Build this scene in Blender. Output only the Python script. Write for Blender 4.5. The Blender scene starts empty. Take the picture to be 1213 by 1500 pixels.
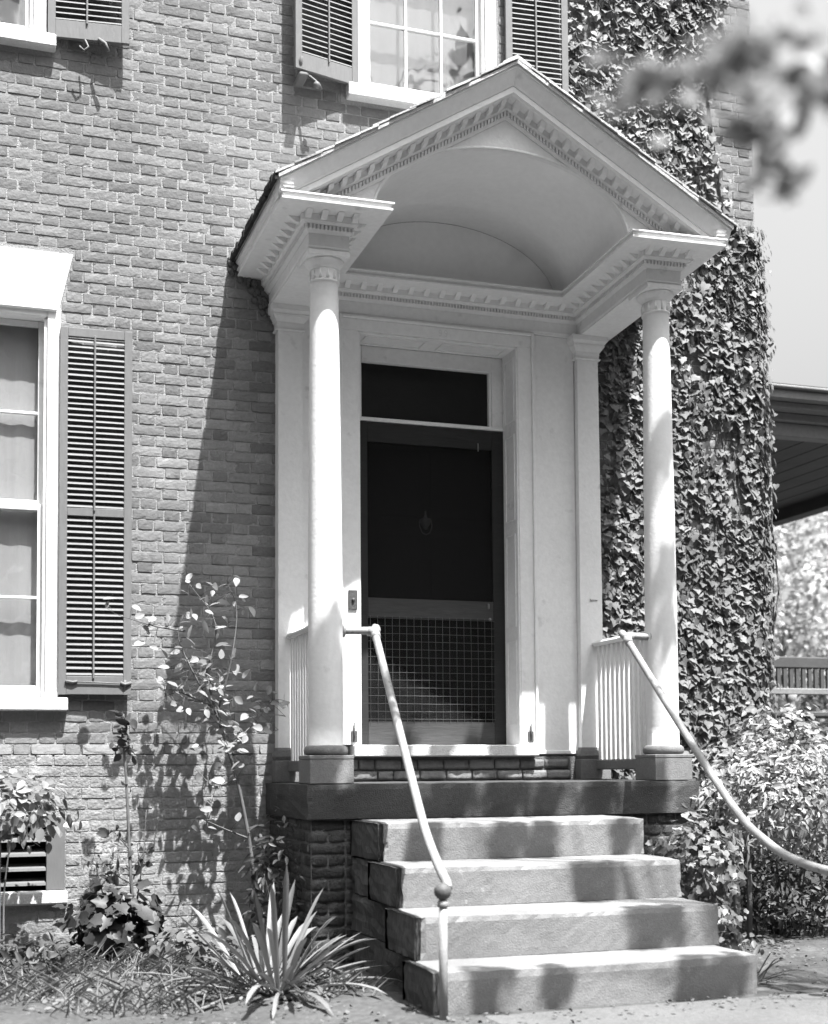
import bpy, math, random
import numpy as np
from mathutils import Vector, Matrix, Euler

random.seed(7)
rng = np.random.default_rng(11)
SC = bpy.context.scene
COL = SC.collection
GZ = 1.2                      # everything is laid out from eye level; lifted so that the ground is z = 0

# ------------------------------------------------------------------ camera, sky, sun, exposure
cam_d = bpy.data.cameras.new('camera')
cam = bpy.data.objects.new('camera', cam_d); COL.objects.link(cam)
cam_d.sensor_fit = 'HORIZONTAL'; cam_d.sensor_width = 36.0; cam_d.lens = 57.19
cam_d.shift_x = 0.02567; cam_d.shift_y = 0.2268
cam_d.clip_start = 0.05; cam_d.clip_end = 3000
r_ = Vector((0.950335, -0.31115765, -0.00665635)); u_ = Vector((-0.00997747, -0.05183547, 0.9986058)); a_ = Vector((0.31106886, 0.94894362, 0.05236563))
cam.matrix_world = Matrix(((r_.x, u_.x, -a_.x, -3.37), (r_.y, u_.y, -a_.y, -9.0), (r_.z, u_.z, -a_.z, GZ), (0, 0, 0, 1)))
cam_d.dof.use_dof = True; cam_d.dof.focus_distance = 9.0; cam_d.dof.aperture_fstop = 1.9
SC.camera = cam

SUN = Vector((0.48, -1.42, 3.29)).normalized()       # towards the sun
elev = math.asin(SUN.z); azim = math.atan2(SUN.x, SUN.y)
w = bpy.data.worlds.new('World'); SC.world = w; w.use_nodes = True
nt = w.node_tree; nt.nodes.clear()
sky = nt.nodes.new('ShaderNodeTexSky'); sky.sky_type = 'NISHITA'; sky.sun_disc = False
sky.sun_elevation = elev; sky.sun_rotation = azim; sky.dust_density = 10.0; sky.air_density = 3.6
bw = nt.nodes.new('ShaderNodeRGBToBW'); bg = nt.nodes.new('ShaderNodeBackground'); wo = nt.nodes.new('ShaderNodeOutputWorld')
bg.inputs[1].default_value = 0.088
nt.links.new(sky.outputs[0], bw.inputs[0]); nt.links.new(bw.outputs[0], bg.inputs[0]); nt.links.new(bg.outputs[0], wo.inputs[0])
sd = bpy.data.lights.new('sun', 'SUN'); sd.energy = 5.0; sd.angle = math.radians(0.53)
so = bpy.data.objects.new('sun', sd); COL.objects.link(so)
so.rotation_euler = SUN.to_track_quat('Z', 'Y').to_euler(); so.location = (3, -8, 12)
SC.view_settings.view_transform = 'Standard'; SC.view_settings.look = 'None'
SC.view_settings.exposure = 1.68; SC.view_settings.gamma = 1.0; SC.view_settings.use_curve_mapping = False
SC.render.engine = 'CYCLES'
SC.cycles.use_denoising = True
SC.cycles.max_bounces = 8; SC.cycles.diffuse_bounces = 5; SC.cycles.transparent_max_bounces = 12
SC.render.film_transparent = False

# ------------------------------------------------------------------ materials (a black and white photograph: every colour is a grey)
MATS = {}
def mat(name, v, rough=0.7, spec=0.3, noise=(6.0, 0.15), fine=(60.0, 0.08), bump=0.0, bump_scale=80.0, island=0.0, obj_rand=0.0,
        transl=0.0, metal=0.0, stain=None, stretch=(1, 1, 1)):
    """grey Principled with large and fine world-space noise, optional bump, per piece variation, stains (scale, threshold, grey, softness)"""
    m = bpy.data.materials.new(name); m.use_nodes = True; MATS[name] = m
    n = m.node_tree.nodes; L = m.node_tree.links; n.clear()
    out = n.new('ShaderNodeOutputMaterial'); b = n.new('ShaderNodeBsdfPrincipled')
    b.inputs['Roughness'].default_value = rough; b.inputs['Specular IOR Level'].default_value = spec; b.inputs['Metallic'].default_value = metal
    geo = n.new('ShaderNodeNewGeometry')
    mp = n.new('ShaderNodeMapping'); mp.inputs['Scale'].default_value = stretch
    L.new(geo.outputs['Position'], mp.inputs['Vector'])
    def nz(scale, detail=4.0):
        t = n.new('ShaderNodeTexNoise'); t.inputs['Scale'].default_value = scale; t.inputs['Detail'].default_value = detail
        L.new(mp.outputs[0], t.inputs['Vector']); return t.outputs['Fac']
    def math_(op, a, c, clamp=False):
        t = n.new('ShaderNodeMath'); t.operation = op; t.use_clamp = clamp
        for i, x in enumerate((a, c)):
            if isinstance(x, (int, float)): t.inputs[i].default_value = x
            else: L.new(x, t.inputs[i])
        return t.outputs[0]
    f = 1.0
    for (sc_, am) in (noise, fine):
        if am:
            k = math_('MULTIPLY_ADD', nz(sc_), 2.6 * am); k.node.inputs[2].default_value = 1 - 1.3 * am
            f = math_('MULTIPLY', f, k)
    if island:
        k = math_('MULTIPLY_ADD', geo.outputs['Random Per Island'], 2 * island); k.node.inputs[2].default_value = 1 - island
        f = math_('MULTIPLY', f, k)
    if obj_rand:
        oi = n.new('ShaderNodeObjectInfo')
        k = math_('MULTIPLY_ADD', oi.outputs['Random'], 2 * obj_rand); k.node.inputs[2].default_value = 1 - obj_rand
        f = math_('MULTIPLY', f, k)
    val = math_('MULTIPLY', f, v)
    if stain:
        sc_, th, g, soft = stain
        k = math_('SUBTRACT', nz(sc_, 6.0), th); k = math_('DIVIDE', k, soft, True)
        mx = n.new('ShaderNodeMix'); mx.data_type = 'FLOAT'
        L.new(k, mx.inputs[0]); L.new(val, mx.inputs[2]); mx.inputs[3].default_value = g
        val = mx.outputs[0]
    L.new(val, b.inputs['Base Color'])
    if bump:
        bp = n.new('ShaderNodeBump'); bp.inputs['Strength'].default_value = bump; bp.inputs['Distance'].default_value = 0.01
        L.new(nz(bump_scale, 6.0), bp.inputs['Height']); L.new(bp.outputs[0], b.inputs['Normal'])
    if transl:
        tr = n.new('ShaderNodeBsdfTranslucent'); L.new(val, tr.inputs[0]); mx = n.new('ShaderNodeMixShader'); mx.inputs[0].default_value = transl
        L.new(b.outputs[0], mx.inputs[1]); L.new(tr.outputs[0], mx.inputs[2]); L.new(mx.outputs[0], out.inputs[0])
    else:
        L.new(b.outputs[0], out.inputs[0])
    return m

M = dict(
    brick=mat('brick', 0.178, 0.9, 0.1, (1.1, 0.16), (45, 0.22), 0.4, 70, island=0.22, obj_rand=0.22, stain=(2.3, 0.58, 0.25, 0.2)),
    brick_base=mat('brick_base', 0.21, 0.9, 0.1, (1.4, 0.16), (40, 0.22), 0.8, 60, island=0.12, obj_rand=0.12, stain=(5.0, 0.56, 0.34, 0.15)),
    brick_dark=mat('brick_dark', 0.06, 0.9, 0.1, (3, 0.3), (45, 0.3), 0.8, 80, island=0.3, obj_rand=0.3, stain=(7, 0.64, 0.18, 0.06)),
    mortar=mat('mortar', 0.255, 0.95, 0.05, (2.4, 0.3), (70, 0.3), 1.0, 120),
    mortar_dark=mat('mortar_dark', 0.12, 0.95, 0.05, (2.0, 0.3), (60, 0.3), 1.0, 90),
    white=mat('white_paint', 0.74, 0.6, 0.25, (1.7, 0.10), (28, 0.08), 0.2, 45, stain=(8, 0.66, 0.5, 0.14)),
    column=mat('column_paint', 0.66, 0.6, 0.25, (1.6, 0.10), (28, 0.07), 0.2, 45, stain=(7, 0.70, 0.48, 0.1)),
    plaster=mat('vault_plaster', 0.78, 0.8, 0.2, (1.5, 0.10), (20, 0.05), 0.1, 40, stain=(2.5, 0.66, 0.64, 0.15)),
    stone=mat('step_stone', 0.18, 0.9, 0.15, (1.9, 0.32), (60, 0.16), 0.4, 120, obj_rand=0.06, stain=(18, 0.67, 0.25, 0.05)),
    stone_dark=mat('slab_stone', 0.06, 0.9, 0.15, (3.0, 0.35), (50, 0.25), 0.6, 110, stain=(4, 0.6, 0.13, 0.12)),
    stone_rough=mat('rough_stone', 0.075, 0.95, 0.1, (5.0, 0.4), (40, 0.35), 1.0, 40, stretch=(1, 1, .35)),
    plinth=mat('plinth_stone', 0.17, 0.85, 0.15, (4.0, 0.2), (50, 0.2), 0.4, 110),
    sill=mat('sill_stone', 0.55, 0.85, 0.15, (3.0, 0.12), (50, 0.12), 0.5, 90),
    shutter=mat('shutter_paint', 0.13, 0.6, 0.3, (2.5, 0.15), (40, 0.12), 0.15, 60, stretch=(1, 1, .3)),
    iron=mat('dark_iron', 0.06, 0.5, 0.5, (20, 0.2), (80, 0.2), 0.3, 100),
    pipe=mat('painted_pipe', 0.24, 0.5, 0.4, (9.0, 0.25), (70, 0.15), 0.2, 90, stain=(25, 0.66, 0.12, 0.06)),
    ball=mat('rusty_ball', 0.08, 0.6, 0.4, (20, 0.3), (70, 0.2), 0.3, 90),
    screen_shaded=mat('screen_wood_shaded', 0.02, 0.6, 0.3, (4, 0.3), (50, 0.25), 0.25, 90, stretch=(.15, 1, 1)),  # stiles and top rail: the doorway shadow is put into this darker grey
    door=mat('dark_door', 0.011, 0.35, 0.3, (4, 0.2), (50, 0.2), 0.1, 60),
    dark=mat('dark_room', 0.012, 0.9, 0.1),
    brass=mat('dull_brass', 0.25, 0.4, 0.5, (20, .2), (60, .1), metal=0.6),
    screen_lit=mat('screen_wood_lit', 0.05, 0.7, 0.2, (4, 0.3), (50, 0.25), 0.25, 90, stretch=(.15, 1, 1)),  # lighter copy of the same wood, rails coloured as if lit
    wire=mat('guard_wire', 0.09, 0.5, 0.4),
    shingle=mat('wood_shingle', 0.36, 0.9, 0.1, (5, 0.3), (60, 0.3), 0.6, 60, obj_rand=0.3),
    tar=mat('tarred_edge', 0.03, 0.9, 0.1, (9, 0.3), (60, 0.3), 0.6, 60),
    curtain=mat('curtain', 0.23, 0.9, 0.05, (3, 0.15), (20, 0.05), stretch=(4, 1, .2)),
    curtain_pale=mat('curtain_pale', 0.5, 0.9, 0.05, (3, 0.15), (20, 0.05), stretch=(4, 1, .2)),
    ivy=mat('ivy_leaf', 0.235, 0.55, 0.3, (1.6, 0.3), (30, 0.1), island=0.4, obj_rand=0.4, transl=0.4),
    leaf=mat('pale_leaf', 0.20, 0.42, 0.5, (2.0, 0.15), (30, 0.1), island=0.35, obj_rand=0.35, transl=0.25),
    leaf_bright=mat('bright_leaf', 0.26, 0.45, 0.4, (2.0, 0.15), (30, 0.1), obj_rand=0.3, transl=0.35),
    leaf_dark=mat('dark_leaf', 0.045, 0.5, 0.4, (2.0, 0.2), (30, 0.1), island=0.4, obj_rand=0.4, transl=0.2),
    yucca=mat('yucca_leaf', 0.15, 0.45, 0.4, (5.0, 0.2), (40, 0.12), obj_rand=0.3, transl=0.1, stretch=(1, 1, .3)),
    grass=mat('grass_blade', 0.12, 0.6, 0.3, (3.0, 0.3), (30, 0.1), island=0.5, transl=0.2),
    bark=mat('bark', 0.13, 0.9, 0.1, (8, 0.3), (60, 0.3), 1.0, 50),
    stemw=mat('weathered_wood', 0.12, 0.9, 0.1, (8, 0.3), (60, 0.3), 0.8, 50, stretch=(1, 1, .2)),
    soil=mat('soil', 0.07, 0.95, 0.05, (2.0, 0.35), (25, 0.4), 1.0, 30, stain=(3, 0.6, 0.14, 0.15)),
    path=mat('path_stone', 0.11, 0.95, 0.1, (2.0, 0.2), (40, 0.25), 0.8, 60),
    porchdark=mat('porch_dark_paint', 0.07, 0.7, 0.2, (3, 0.2), (30, 0.15), 0.2, 60),
    porchtrim=mat('porch_trim_paint', 0.18, 0.7, 0.2, (3, 0.2), (30, 0.15), 0.2, 60),
    bark_leaf=mat('shade_tree_leaf', 0.24, 0.5, 0.4, (2.0, 0.2), (30, 0.1), island=0.4, transl=0.35),
    treeleaf=mat('far_leaf_hazed', 0.35, 0.5, 0.4, (1.0, 0.25), (10, 0.1), island=0.45, transl=0.45),  # haze and overexposure are put into this raised leaf grey
    ghost=mat('faded_number_paint', 0.62, 0.6, 0.3),
)
def glass_mat():
    m = bpy.data.materials.new('window_glass'); m.use_nodes = True; n = m.node_tree.nodes; L = m.node_tree.links; n.clear()
    o = n.new('ShaderNodeOutputMaterial'); t = n.new('ShaderNodeBsdfTransparent'); g = n.new('ShaderNodeBsdfGlossy'); g.inputs['Roughness'].default_value = 0.03
    fr = n.new('ShaderNodeLayerWeight'); fr.inputs[0].default_value = 0.5
    pw = n.new('ShaderNodeMath'); pw.operation = 'POWER'; pw.inputs[1].default_value = 4.0; L.new(fr.outputs['Facing'], pw.inputs[0])
    ad = n.new('ShaderNodeMath'); ad.operation = 'MULTIPLY_ADD'; ad.inputs[1].default_value = 0.85; ad.inputs[2].default_value = 0.14
    tx = n.new('ShaderNodeTexNoise'); tx.inputs['Scale'].default_value = 3.0
    ge = n.new('ShaderNodeNewGeometry'); L.new(ge.outputs['Position'], tx.inputs['Vector'])
    bp = n.new('ShaderNodeBump'); bp.inputs['Strength'].default_value = 0.15; bp.inputs['Distance'].default_value = 0.02
    L.new(tx.outputs[0], bp.inputs['Height']); L.new(bp.outputs[0], g.inputs['Normal'])
    mx = n.new('ShaderNodeMixShader'); L.new(pw.outputs[0], ad.inputs[0]); L.new(ad.outputs[0], mx.inputs[0]); L.new(t.outputs[0], mx.inputs[1]); L.new(g.outputs[0], mx.inputs[2]); L.new(mx.outputs[0], o.inputs[0])
    t.inputs[0].default_value = (0.95, 0.95, 0.95, 1)
    return m
M['glass'] = glass_mat()
def screen_mat():
    m = bpy.data.materials.new('insect_screen'); m.use_nodes = True; n = m.node_tree.nodes; L = m.node_tree.links; n.clear()
    o = n.new('ShaderNodeOutputMaterial'); t = n.new('ShaderNodeBsdfTransparent'); d = n.new('ShaderNodeBsdfDiffuse'); d.inputs[0].default_value = (.02, .02, .02, 1)
    mx = n.new('ShaderNodeMixShader'); mx.inputs[0].default_value = 0.45
    L.new(t.outputs[0], mx.inputs[1]); L.new(d.outputs[0], mx.inputs[2]); L.new(mx.outputs[0], o.inputs[0]); return m
M['screen'] = screen_mat()

# ------------------------------------------------------------------ mesh helpers
def warp_porch(p):
    x, y, z = p                                   # the old porch has settled: its right front corner stands about 5 cm higher
    t = min(max((z - 0.3) / 2.9, 0), 1)
    return (x, y, z + 0.05 * t * min(max(-y / 1.2, 0), 1.2) * min(max((x + 1.2) / 2.4, 0), 1.15))
WARP = None
class MB:
    def __init__(s): s.v = []; s.f = []; s.smooth = []
    def add(s, vs, fs, sm=False):
        o = len(s.v); s.v += [tuple(v) for v in vs]
        for f in fs: s.f.append(tuple(i + o for i in f)); s.smooth.append(sm)
    def box(s, x0, x1, y0, y1, z0, z1, bev=0.0):
        if bev <= 0:
            s.add([(x0,y0,z0),(x1,y0,z0),(x1,y1,z0),(x0,y1,z0),(x0,y0,z1),(x1,y0,z1),(x1,y1,z1),(x0,y1,z1)],
                  [(0,3,2,1),(4,5,6,7),(0,1,5,4),(1,2,6,5),(2,3,7,6),(3,0,4,7)])
        else:
            b = min(bev, (x1-x0)*.45, (y1-y0)*.45, (z1-z0)*.45)
            rings = [(z0, b), (z0 + b, 0), (z1 - b, 0), (z1, b)]
            vs = []
            for (z, i) in rings:
                X0, X1, Y0, Y1 = x0 + i, x1 - i, y0 + i, y1 - i; c = b * .6
                vs += [(X0+c,Y0,z),(X1-c,Y0,z),(X1,Y0+c,z),(X1,Y1-c,z),(X1-c,Y1,z),(X0+c,Y1,z),(X0,Y1-c,z),(X0,Y0+c,z)]
            fs = [tuple(range(7, -1, -1)), tuple(range(24, 32))]
            for r in range(3):
                for k in range(8): a = r*8 + k; c2 = r*8 + (k+1) % 8; fs.append((a, c2, c2+8, a+8))
            s.add(vs, fs)
    def frust(s, b0, z0, b1, z1):                 # b = (x0,x1,y0,y1) at two heights
        vs = []
        for (x0,x1,y0,y1), z in ((b0,z0),(b1,z1)): vs += [(x0,y0,z),(x1,y0,z),(x1,y1,z),(x0,y1,z)]
        s.add(vs, [(0,3,2,1),(4,5,6,7),(0,1,5,4),(1,2,6,5),(2,3,7,6),(3,0,4,7)])
    def prism(s, poly, y0, y1):                   # poly: (x,z) list, extruded along y
        n = len(poly); vs = [(x, y0, z) for x, z in poly] + [(x, y1, z) for x, z in poly]
        s.add(vs, [tuple(range(n)), tuple(range(2*n-1, n-1, -1))] + [(i, i+n, (i+1) % n + n, (i+1) % n) for i in range(n)])
    def quadhex(s, c):                            # 8 corners, bottom 4 then top 4
        s.add(c, [(0,3,2,1),(4,5,6,7),(0,1,5,4),(1,2,6,5),(2,3,7,6),(3,0,4,7)])
    def lathe(s, cx, cy, prof, n=32):
        o = len(s.v); vs = []; fs = []
        for (r, z) in prof:
            for k in range(n): a = 2*math.pi*k/n; vs.append((cx + r*math.cos(a), cy + r*math.sin(a), z))
        for j in range(len(prof)-1):
            for k in range(n): k2 = (k+1) % n; fs.append((j*n+k, j*n+k2, (j+1)*n+k2, (j+1)*n+k))
        fs.append(tuple(range(n-1, -1, -1))); fs.append(tuple((len(prof)-1)*n + k for k in range(n)))
        s.add(vs, fs, True)
    def tube(s, pts, r, n=8, r1=None):
        pts = [Vector(p) for p in pts]; m = len(pts); vs = []; fs = []; prev = None
        for i, p in enumerate(pts):
            d = (pts[min(i+1, m-1)] - pts[max(i-1, 0)]).normalized()
            if prev is None: prev = d.orthogonal().normalized()
            a = (prev - d * prev.dot(d)).normalized(); prev = a; b = d.cross(a)
            rr = r if r1 is None else r + (r1 - r) * i / (m - 1)
            for k in range(n): t = 2*math.pi*k/n; vs.append(p + (a*math.cos(t) + b*math.sin(t)) * rr)
        for i in range(m-1):
            for k in range(n): k2 = (k+1) % n; fs.append((i*n+k, i*n+k2, (i+1)*n+k2, (i+1)*n+k))
        fs.append(tuple(range(n-1, -1, -1))); fs.append(tuple((m-1)*n + k for k in range(n)))
        s.add(vs, fs, True)
    def sphere(s, c, r, n=16, mm=10):
        s_prof = [(max(r*math.sin(math.pi*i/mm), 1e-4), c[2] - r*math.cos(math.pi*i/mm)) for i in range(mm+1)]
        s.lathe(c[0], c[1], s_prof, n)
    def mesh(s, name, m):
        me = bpy.data.meshes.new(name)
        v = [warp_porch(p) for p in s.v] if WARP else s.v
        me.from_pydata(v, [], s.f); me.materials.append(m)
        me.polygons.foreach_set('use_smooth', s.smooth); me.update()
        return me

def thing(name, label, cat, base, group=None):
    o = bpy.data.objects.new(name, None); COL.objects.link(o); o.location = base; o.empty_display_size = 0.1
    o['label'] = label; o['category'] = cat
    if group: o['group'] = group
    return o
def root_of(o):
    while o.parent: o = o.parent
    return o
def attach(o, parent):
    o.parent = parent
    if parent.type == 'EMPTY': o.matrix_parent_inverse = Matrix.Translation(-Vector(parent.location))
def part(name, mb, m, parent, label=None, kind=None):
    me = mb.mesh(name, m) if isinstance(mb, MB) else mb
    o = bpy.data.objects.new(name, me); COL.objects.link(o); attach(o, parent)
    if label: o['label'] = label
    if kind: o['kind'] = kind
    return o
def put(name, me, parent, matrix):                  # a piece that shares its mesh with its likes
    o = bpy.data.objects.new(name, me); COL.objects.link(o); o.matrix_basis = matrix; attach(o, parent); return o
def structure(name, mb, m, kind='structure'):
    o = bpy.data.objects.new(name, mb.mesh(name, m)); COL.objects.link(o); o['kind'] = kind; return o
def fbox(name, m, parent, *a, bev=0.003, **k):
    b = MB(); b.box(*a, bev=bev); return part(name, b, m, parent, **k)

# ------------------------------------------------------------------ ground
g = MB(); g.add([(-1200,-1200,0),(1200,-1200,0),(1200,1200,0),(-1200,1200,0)], [(0,1,2,3)]); g.v = [(x,y,-1.215) for x,y,z in g.v]
structure('ground', g, M['soil'])
NX, NY = 70, 50                                      # the uneven planting bed along the wall
b = MB(); vs = []
for j in range(NY+1):
    for i in range(NX+1):
        x = -5.2 + 10*i/NX; y = -3.4 + 3.4*j/NY
        e = min(1, min(i, NX-i, j)/6.0)
        z = -1.211 + e*(0.02 + 0.03*math.sin(3.1*x+1.7*y) * math.sin(2.3*y+x) + 0.02*random.random())
        if -1.25 < x < 0.7: z = min(z, -1.19)
        vs.append((x, y, z))
b.add(vs, [(j*(NX+1)+i, j*(NX+1)+i+1, (j+1)*(NX+1)+i+1, (j+1)*(NX+1)+i) for j in range(NY) for i in range(NX)], True)
structure('planting_bed', b, M['soil'])
b = MB(); b.box(-1.0, 1.6, -9.5, -3.06, -1.3, -1.185, bev=.02)
structure('path', b, M['path'])

# ------------------------------------------------------------------ the brick house: wall, bricks, windows, shutters
house = thing('brick_house', 'old two storey brick house wall with white sash windows and louvered shutters', 'house', (0, 0.2, -GZ))
CORNER = 2.69; XL = -4.6
OPEN = [(-3.87, -2.78, 0.40, 3.50), (-0.70, 0.44, 4.90, 8.0), (-4.0, -2.86, 4.90, 8.0), (-3.85, -2.715, -0.86, -0.30), (-0.68, 0.56, 0.06, 3.16)]
ZT = 7.2
def wall_cells(x0, x1, z0, z1, openings, yf, yb, mb):
    xs = sorted({x0, x1, *[min(max(v, x0), x1) for o in openings for v in o[:2]]}); zs = sorted({z0, z1, *[min(max(v, z0), z1) for o in openings for v in o[2:]]})
    def hole(xm, zm): return any(o[0] < xm < o[1] and o[2] < zm < o[3] for o in openings)
    for i in range(len(xs)-1):
        for j in range(len(zs)-1):
            X0, X1, Z0, Z1 = xs[i], xs[i+1], zs[j], zs[j+1]
            if hole((X0+X1)/2, (Z0+Z1)/2): continue
            mb.add([(X0,yf,Z0),(X1,yf,Z0),(X1,yf,Z1),(X0,yf,Z1)], [(0,1,2,3)])
            mb.add([(X0,yb,Z0),(X1,yb,Z0),(X1,yb,Z1),(X0,yb,Z1)], [(3,2,1,0)])
    for o in openings:
        a, b2, c, d = max(o[0], x0), min(o[1], x1), max(o[2], z0), min(o[3], z1)
        if a >= b2 or c >= d: continue
        mb.add([(a,yf,c),(b2,yf,c),(b2,yb,c),(a,yb,c)], [(3,2,1,0)]); mb.add([(a,yf,d),(b2,yf,d),(b2,yb,d),(a,yb,d)], [(0,1,2,3)])
        mb.add([(a,yf,c),(a,yf,d),(a,yb,d),(a,yb,c)], [(3,2,1,0)]); mb.add([(b2,yf,c),(b2,yf,d),(b2,yb,d),(b2,yb,c)], [(0,1,2,3)])
wb = MB()
wall_cells(XL, CORNER, -1.4, ZT, OPEN, 0.0, 0.36, wb)
wb.add([(CORNER,0,-1.4),(CORNER,9,-1.4),(CORNER,9,ZT),(CORNER,0,ZT)], [(0,1,2,3)])                 # the gable end running back from the corner
wb.add([(XL,0,ZT),(CORNER,0,ZT),(CORNER,9,ZT),(XL,9,ZT)], [(0,1,2,3)])
wb.add([(XL,0,-1.4),(XL,9,-1.4),(XL,9,ZT),(XL,0,ZT)], [(3,2,1,0)])
wb.add([(XL,9,-1.4),(CORNER,9,-1.4),(CORNER,9,ZT),(XL,9,ZT)], [(3,2,1,0)])
wall = part('wall', wb, M['mortar'], house)
b = MB(); wall_cells(XL, CORNER + .03, -1.4, 0.095, [(-3.85, -2.715, -0.86, -0.30)], -0.033, -0.004, b)
b.add([(XL,-.033,.095),(CORNER+.03,-.033,.095),(CORNER+.03,-.004,.095),(XL,-.004,.095)], [(0,1,2,3)])
b.add([(CORNER+.03,-.033,-1.4),(CORNER+.03,-.004,-1.4),(CORNER+.03,-.004,.095),(CORNER+.03,-.033,.095)], [(0,1,2,3)])
part('base_course_wall', b, M['mortar'], house)

def brick_geo(Lx, H, seed, proud=0.007, rough=0.0011, chip=True):
    """a hand made brick face: wavy rounded edge, uneven face; origin in the middle of the face plane"""
    r = np.random.default_rng(seed); nx = 7 if Lx > .15 else 5; nz = 4
    vs = []; fs = []
    for j in range(nz):
        for i in range(nx):
            tx = i/(nx-1); tz = j/(nz-1); x = (tx-.5)*Lx; z = (tz-.5)*H
            edge = (i in (0, nx-1)) or (j in (0, nz-1)); corner = (i in (0, nx-1)) and (j in (0, nz-1))
            if i in (0, nx-1): x -= np.sign(tx-.5) * (0.0005 + 0.0035*r.random())
            if j in (0, nz-1): z -= np.sign(tz-.5) * (0.0003 + 0.0034*r.random())
            if corner: x -= np.sign(tx-.5)*.0035*r.random(); z -= np.sign(tz-.5)*.0025*r.random()
            y = -proud + rough*(r.random()-.5)*2 + (0.0014 if edge else 0)
            if chip and edge and r.random() < .08: y += .003
            vs.append((x, y, z))
    for j in range(nz-1):
        for i in range(nx-1): a = j*nx+i; fs.append((a, a+1, a+nx+1, a+nx))
    ring = [i for i in range(nx)] + [j*nx+nx-1 for j in range(1, nz)] + [(nz-1)*nx+i for i in range(nx-2, -1, -1)] + [j*nx for j in range(nz-2, 0, -1)]
    o = len(vs)
    for k in ring:
        x, y, z = vs[k]; vs.append((x*1.0 + np.sign(x)*.003, 0.004, z + np.sign(z)*.0025))
    n = len(ring)
    for k in range(n): fs.append((ring[k], o+k, o+(k+1) % n, ring[(k+1) % n]))
    return vs, fs
CH = 0.073; STR = 0.218; HDR = 0.112; JT = 0.0095
pool = {}
def brick_mesh(kind, i, m):
    key = (kind, i, m.name)
    if key not in pool:
        Lx = (STR if kind == 's' else HDR) - JT
        vs, fs = brick_geo(Lx, CH - .0065, 100*i + (0 if kind == 's' else 50), 0.0032 + 0.0042*((i*37) % 10)/10)
        b = MB(); b.add(vs, fs, False); pool[key] = b.mesh('brick', m)
    return pool[key]
def free_spans(z):
    cut = []
    for (a, b2, c, d) in OPEN:
        if c - .03 < z < d + .01:
            if a < -3 and c > .3 and d < 4:       # flared flat arch over the lower window
                b2 = -2.765 + max(0, (z - 3.12)/.38)*.09 if z > 3.1 else -2.765
                if z < .48: b2 = -2.70
                cut.append((a-.09, b2))
            elif c > 4: cut.append((a - .02 - (.06 if z < 4.98 else 0), b2 + .02 + (.06 if z < 4.98 else 0)))
            elif c < -.5: cut.append((a, b2 + (.0 if z > -.76 else .01)))
    if -.09 < z < 3.50: cut.append((-1.27, 1.16))
    if z < -.09: cut.append((-1.30, 1.30))
    spans = [(XL, CORNER - .004)]
    for (a, b2) in cut:
        ns = []
        for (s, e) in spans:
            if b2 <= s or a >= e: ns.append((s, e)); continue
            if a > s: ns.append((s, a))
            if b2 < e: ns.append((b2, e))
        spans = ns
    return spans
cands = []; rest = MB(); rest_base = MB()
ncourse = int((6.9 + 1.28)/CH)
for c in range(ncourse):
    z = -1.28 + (c + .5)*CH
    base = z < .13
    # the top course of the projecting base is a sloped one
    for (s, e) in free_spans(z):
        x = XL + (0.0 if c % 2 else (STR + HDR)/2) - (STR + HDR); k = 0; 
        x += 0.012*math.sin(c*1.7)
        while x < e:
            kind = 's' if k % 2 == 0 else 'h'; Lb = STR if kind == 's' else HDR
            x0, x1 = x, x + Lb; x = x1; k += 1
            if x1 <= s + .02 or x0 >= e - .02: continue
            full = x0 >= s - .001 and x1 <= e + .001
            X0, X1 = max(x0, s), min(x1, e)
            if X1 - X0 < .035: continue
            dz = random.uniform(-.0018, .0018); rot = random.gauss(0, .006)
            yy = (-0.033 if base else 0.0) + random.uniform(-.0025, .0018)
            if full and not (.08 < z < .16):
                cands.append((kind, (X0+X1)/2, z+dz, yy, rot))
            else:
                vs, fs = brick_geo(X1 - X0 - JT, CH - .0065, random.randrange(10**6), 0.004 + .004*random.random())
                if .08 < z < .16:                   # weathered chamfer course
                    vs = [(vx, vy - (.0 if base else .0) - .022*max(0, (.5 - vz/CH)), vz) for vx, vy, vz in vs]
                (rest_base if base else rest).add([(vx + (X0+X1)/2, vy + yy, vz + z + dz) for vx, vy, vz in vs], fs, False)
# the 300 bricks nearest the camera that nothing hides are objects of their own
def vis_key(t):
    kind, x, z, y, _ = t
    if x < -3.13 or x > -0.2 or z > 5.2 or z < -1.0: return 1e9
    if -2.84 < x < -2.2 and .42 < z < 3.05: return 1e9
    if -1.6 < x and z < 4.2 and z > -.1: return 1e9 if x > -1.3 else 5
    if -2.86 < x < -2.3 and z > 4.9: return 1e9
    dx, dy, dz = x + 3.37, 9.0, z
    return math.sqrt(dx*dx + dy*dy + dz*dz) - (.35 if kind == 's' else 0)
order = sorted(range(len(cands)), key=lambda i: vis_key(cands[i]))
single = set(order[:300])
for i, (kind, x, z, yy, rot) in enumerate(cands):
    low = z < .13; me = brick_mesh(kind, random.randrange(14 if kind == 's' else 9), M['brick_base' if low else 'brick'])
    if i in single:
        put('brick', me, wall, Matrix.Translation((x, yy, z)) @ Matrix.Rotation(rot, 4, 'Y'))
    else:
        cr, sr = math.cos(rot), math.sin(rot); vs = [v.co for v in me.vertices]
        (rest_base if low else rest).add([(v.x*cr + v.z*sr + x, v.y + yy, -v.x*sr + v.z*cr + z) for v in vs], [tuple(p.vertices) for p in me.polygons], False)
part('brickwork', rest, M['brick'], wall, kind='stuff'); part('base_brickwork', rest_base, M['brick_base'], wall, kind='stuff')

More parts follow.
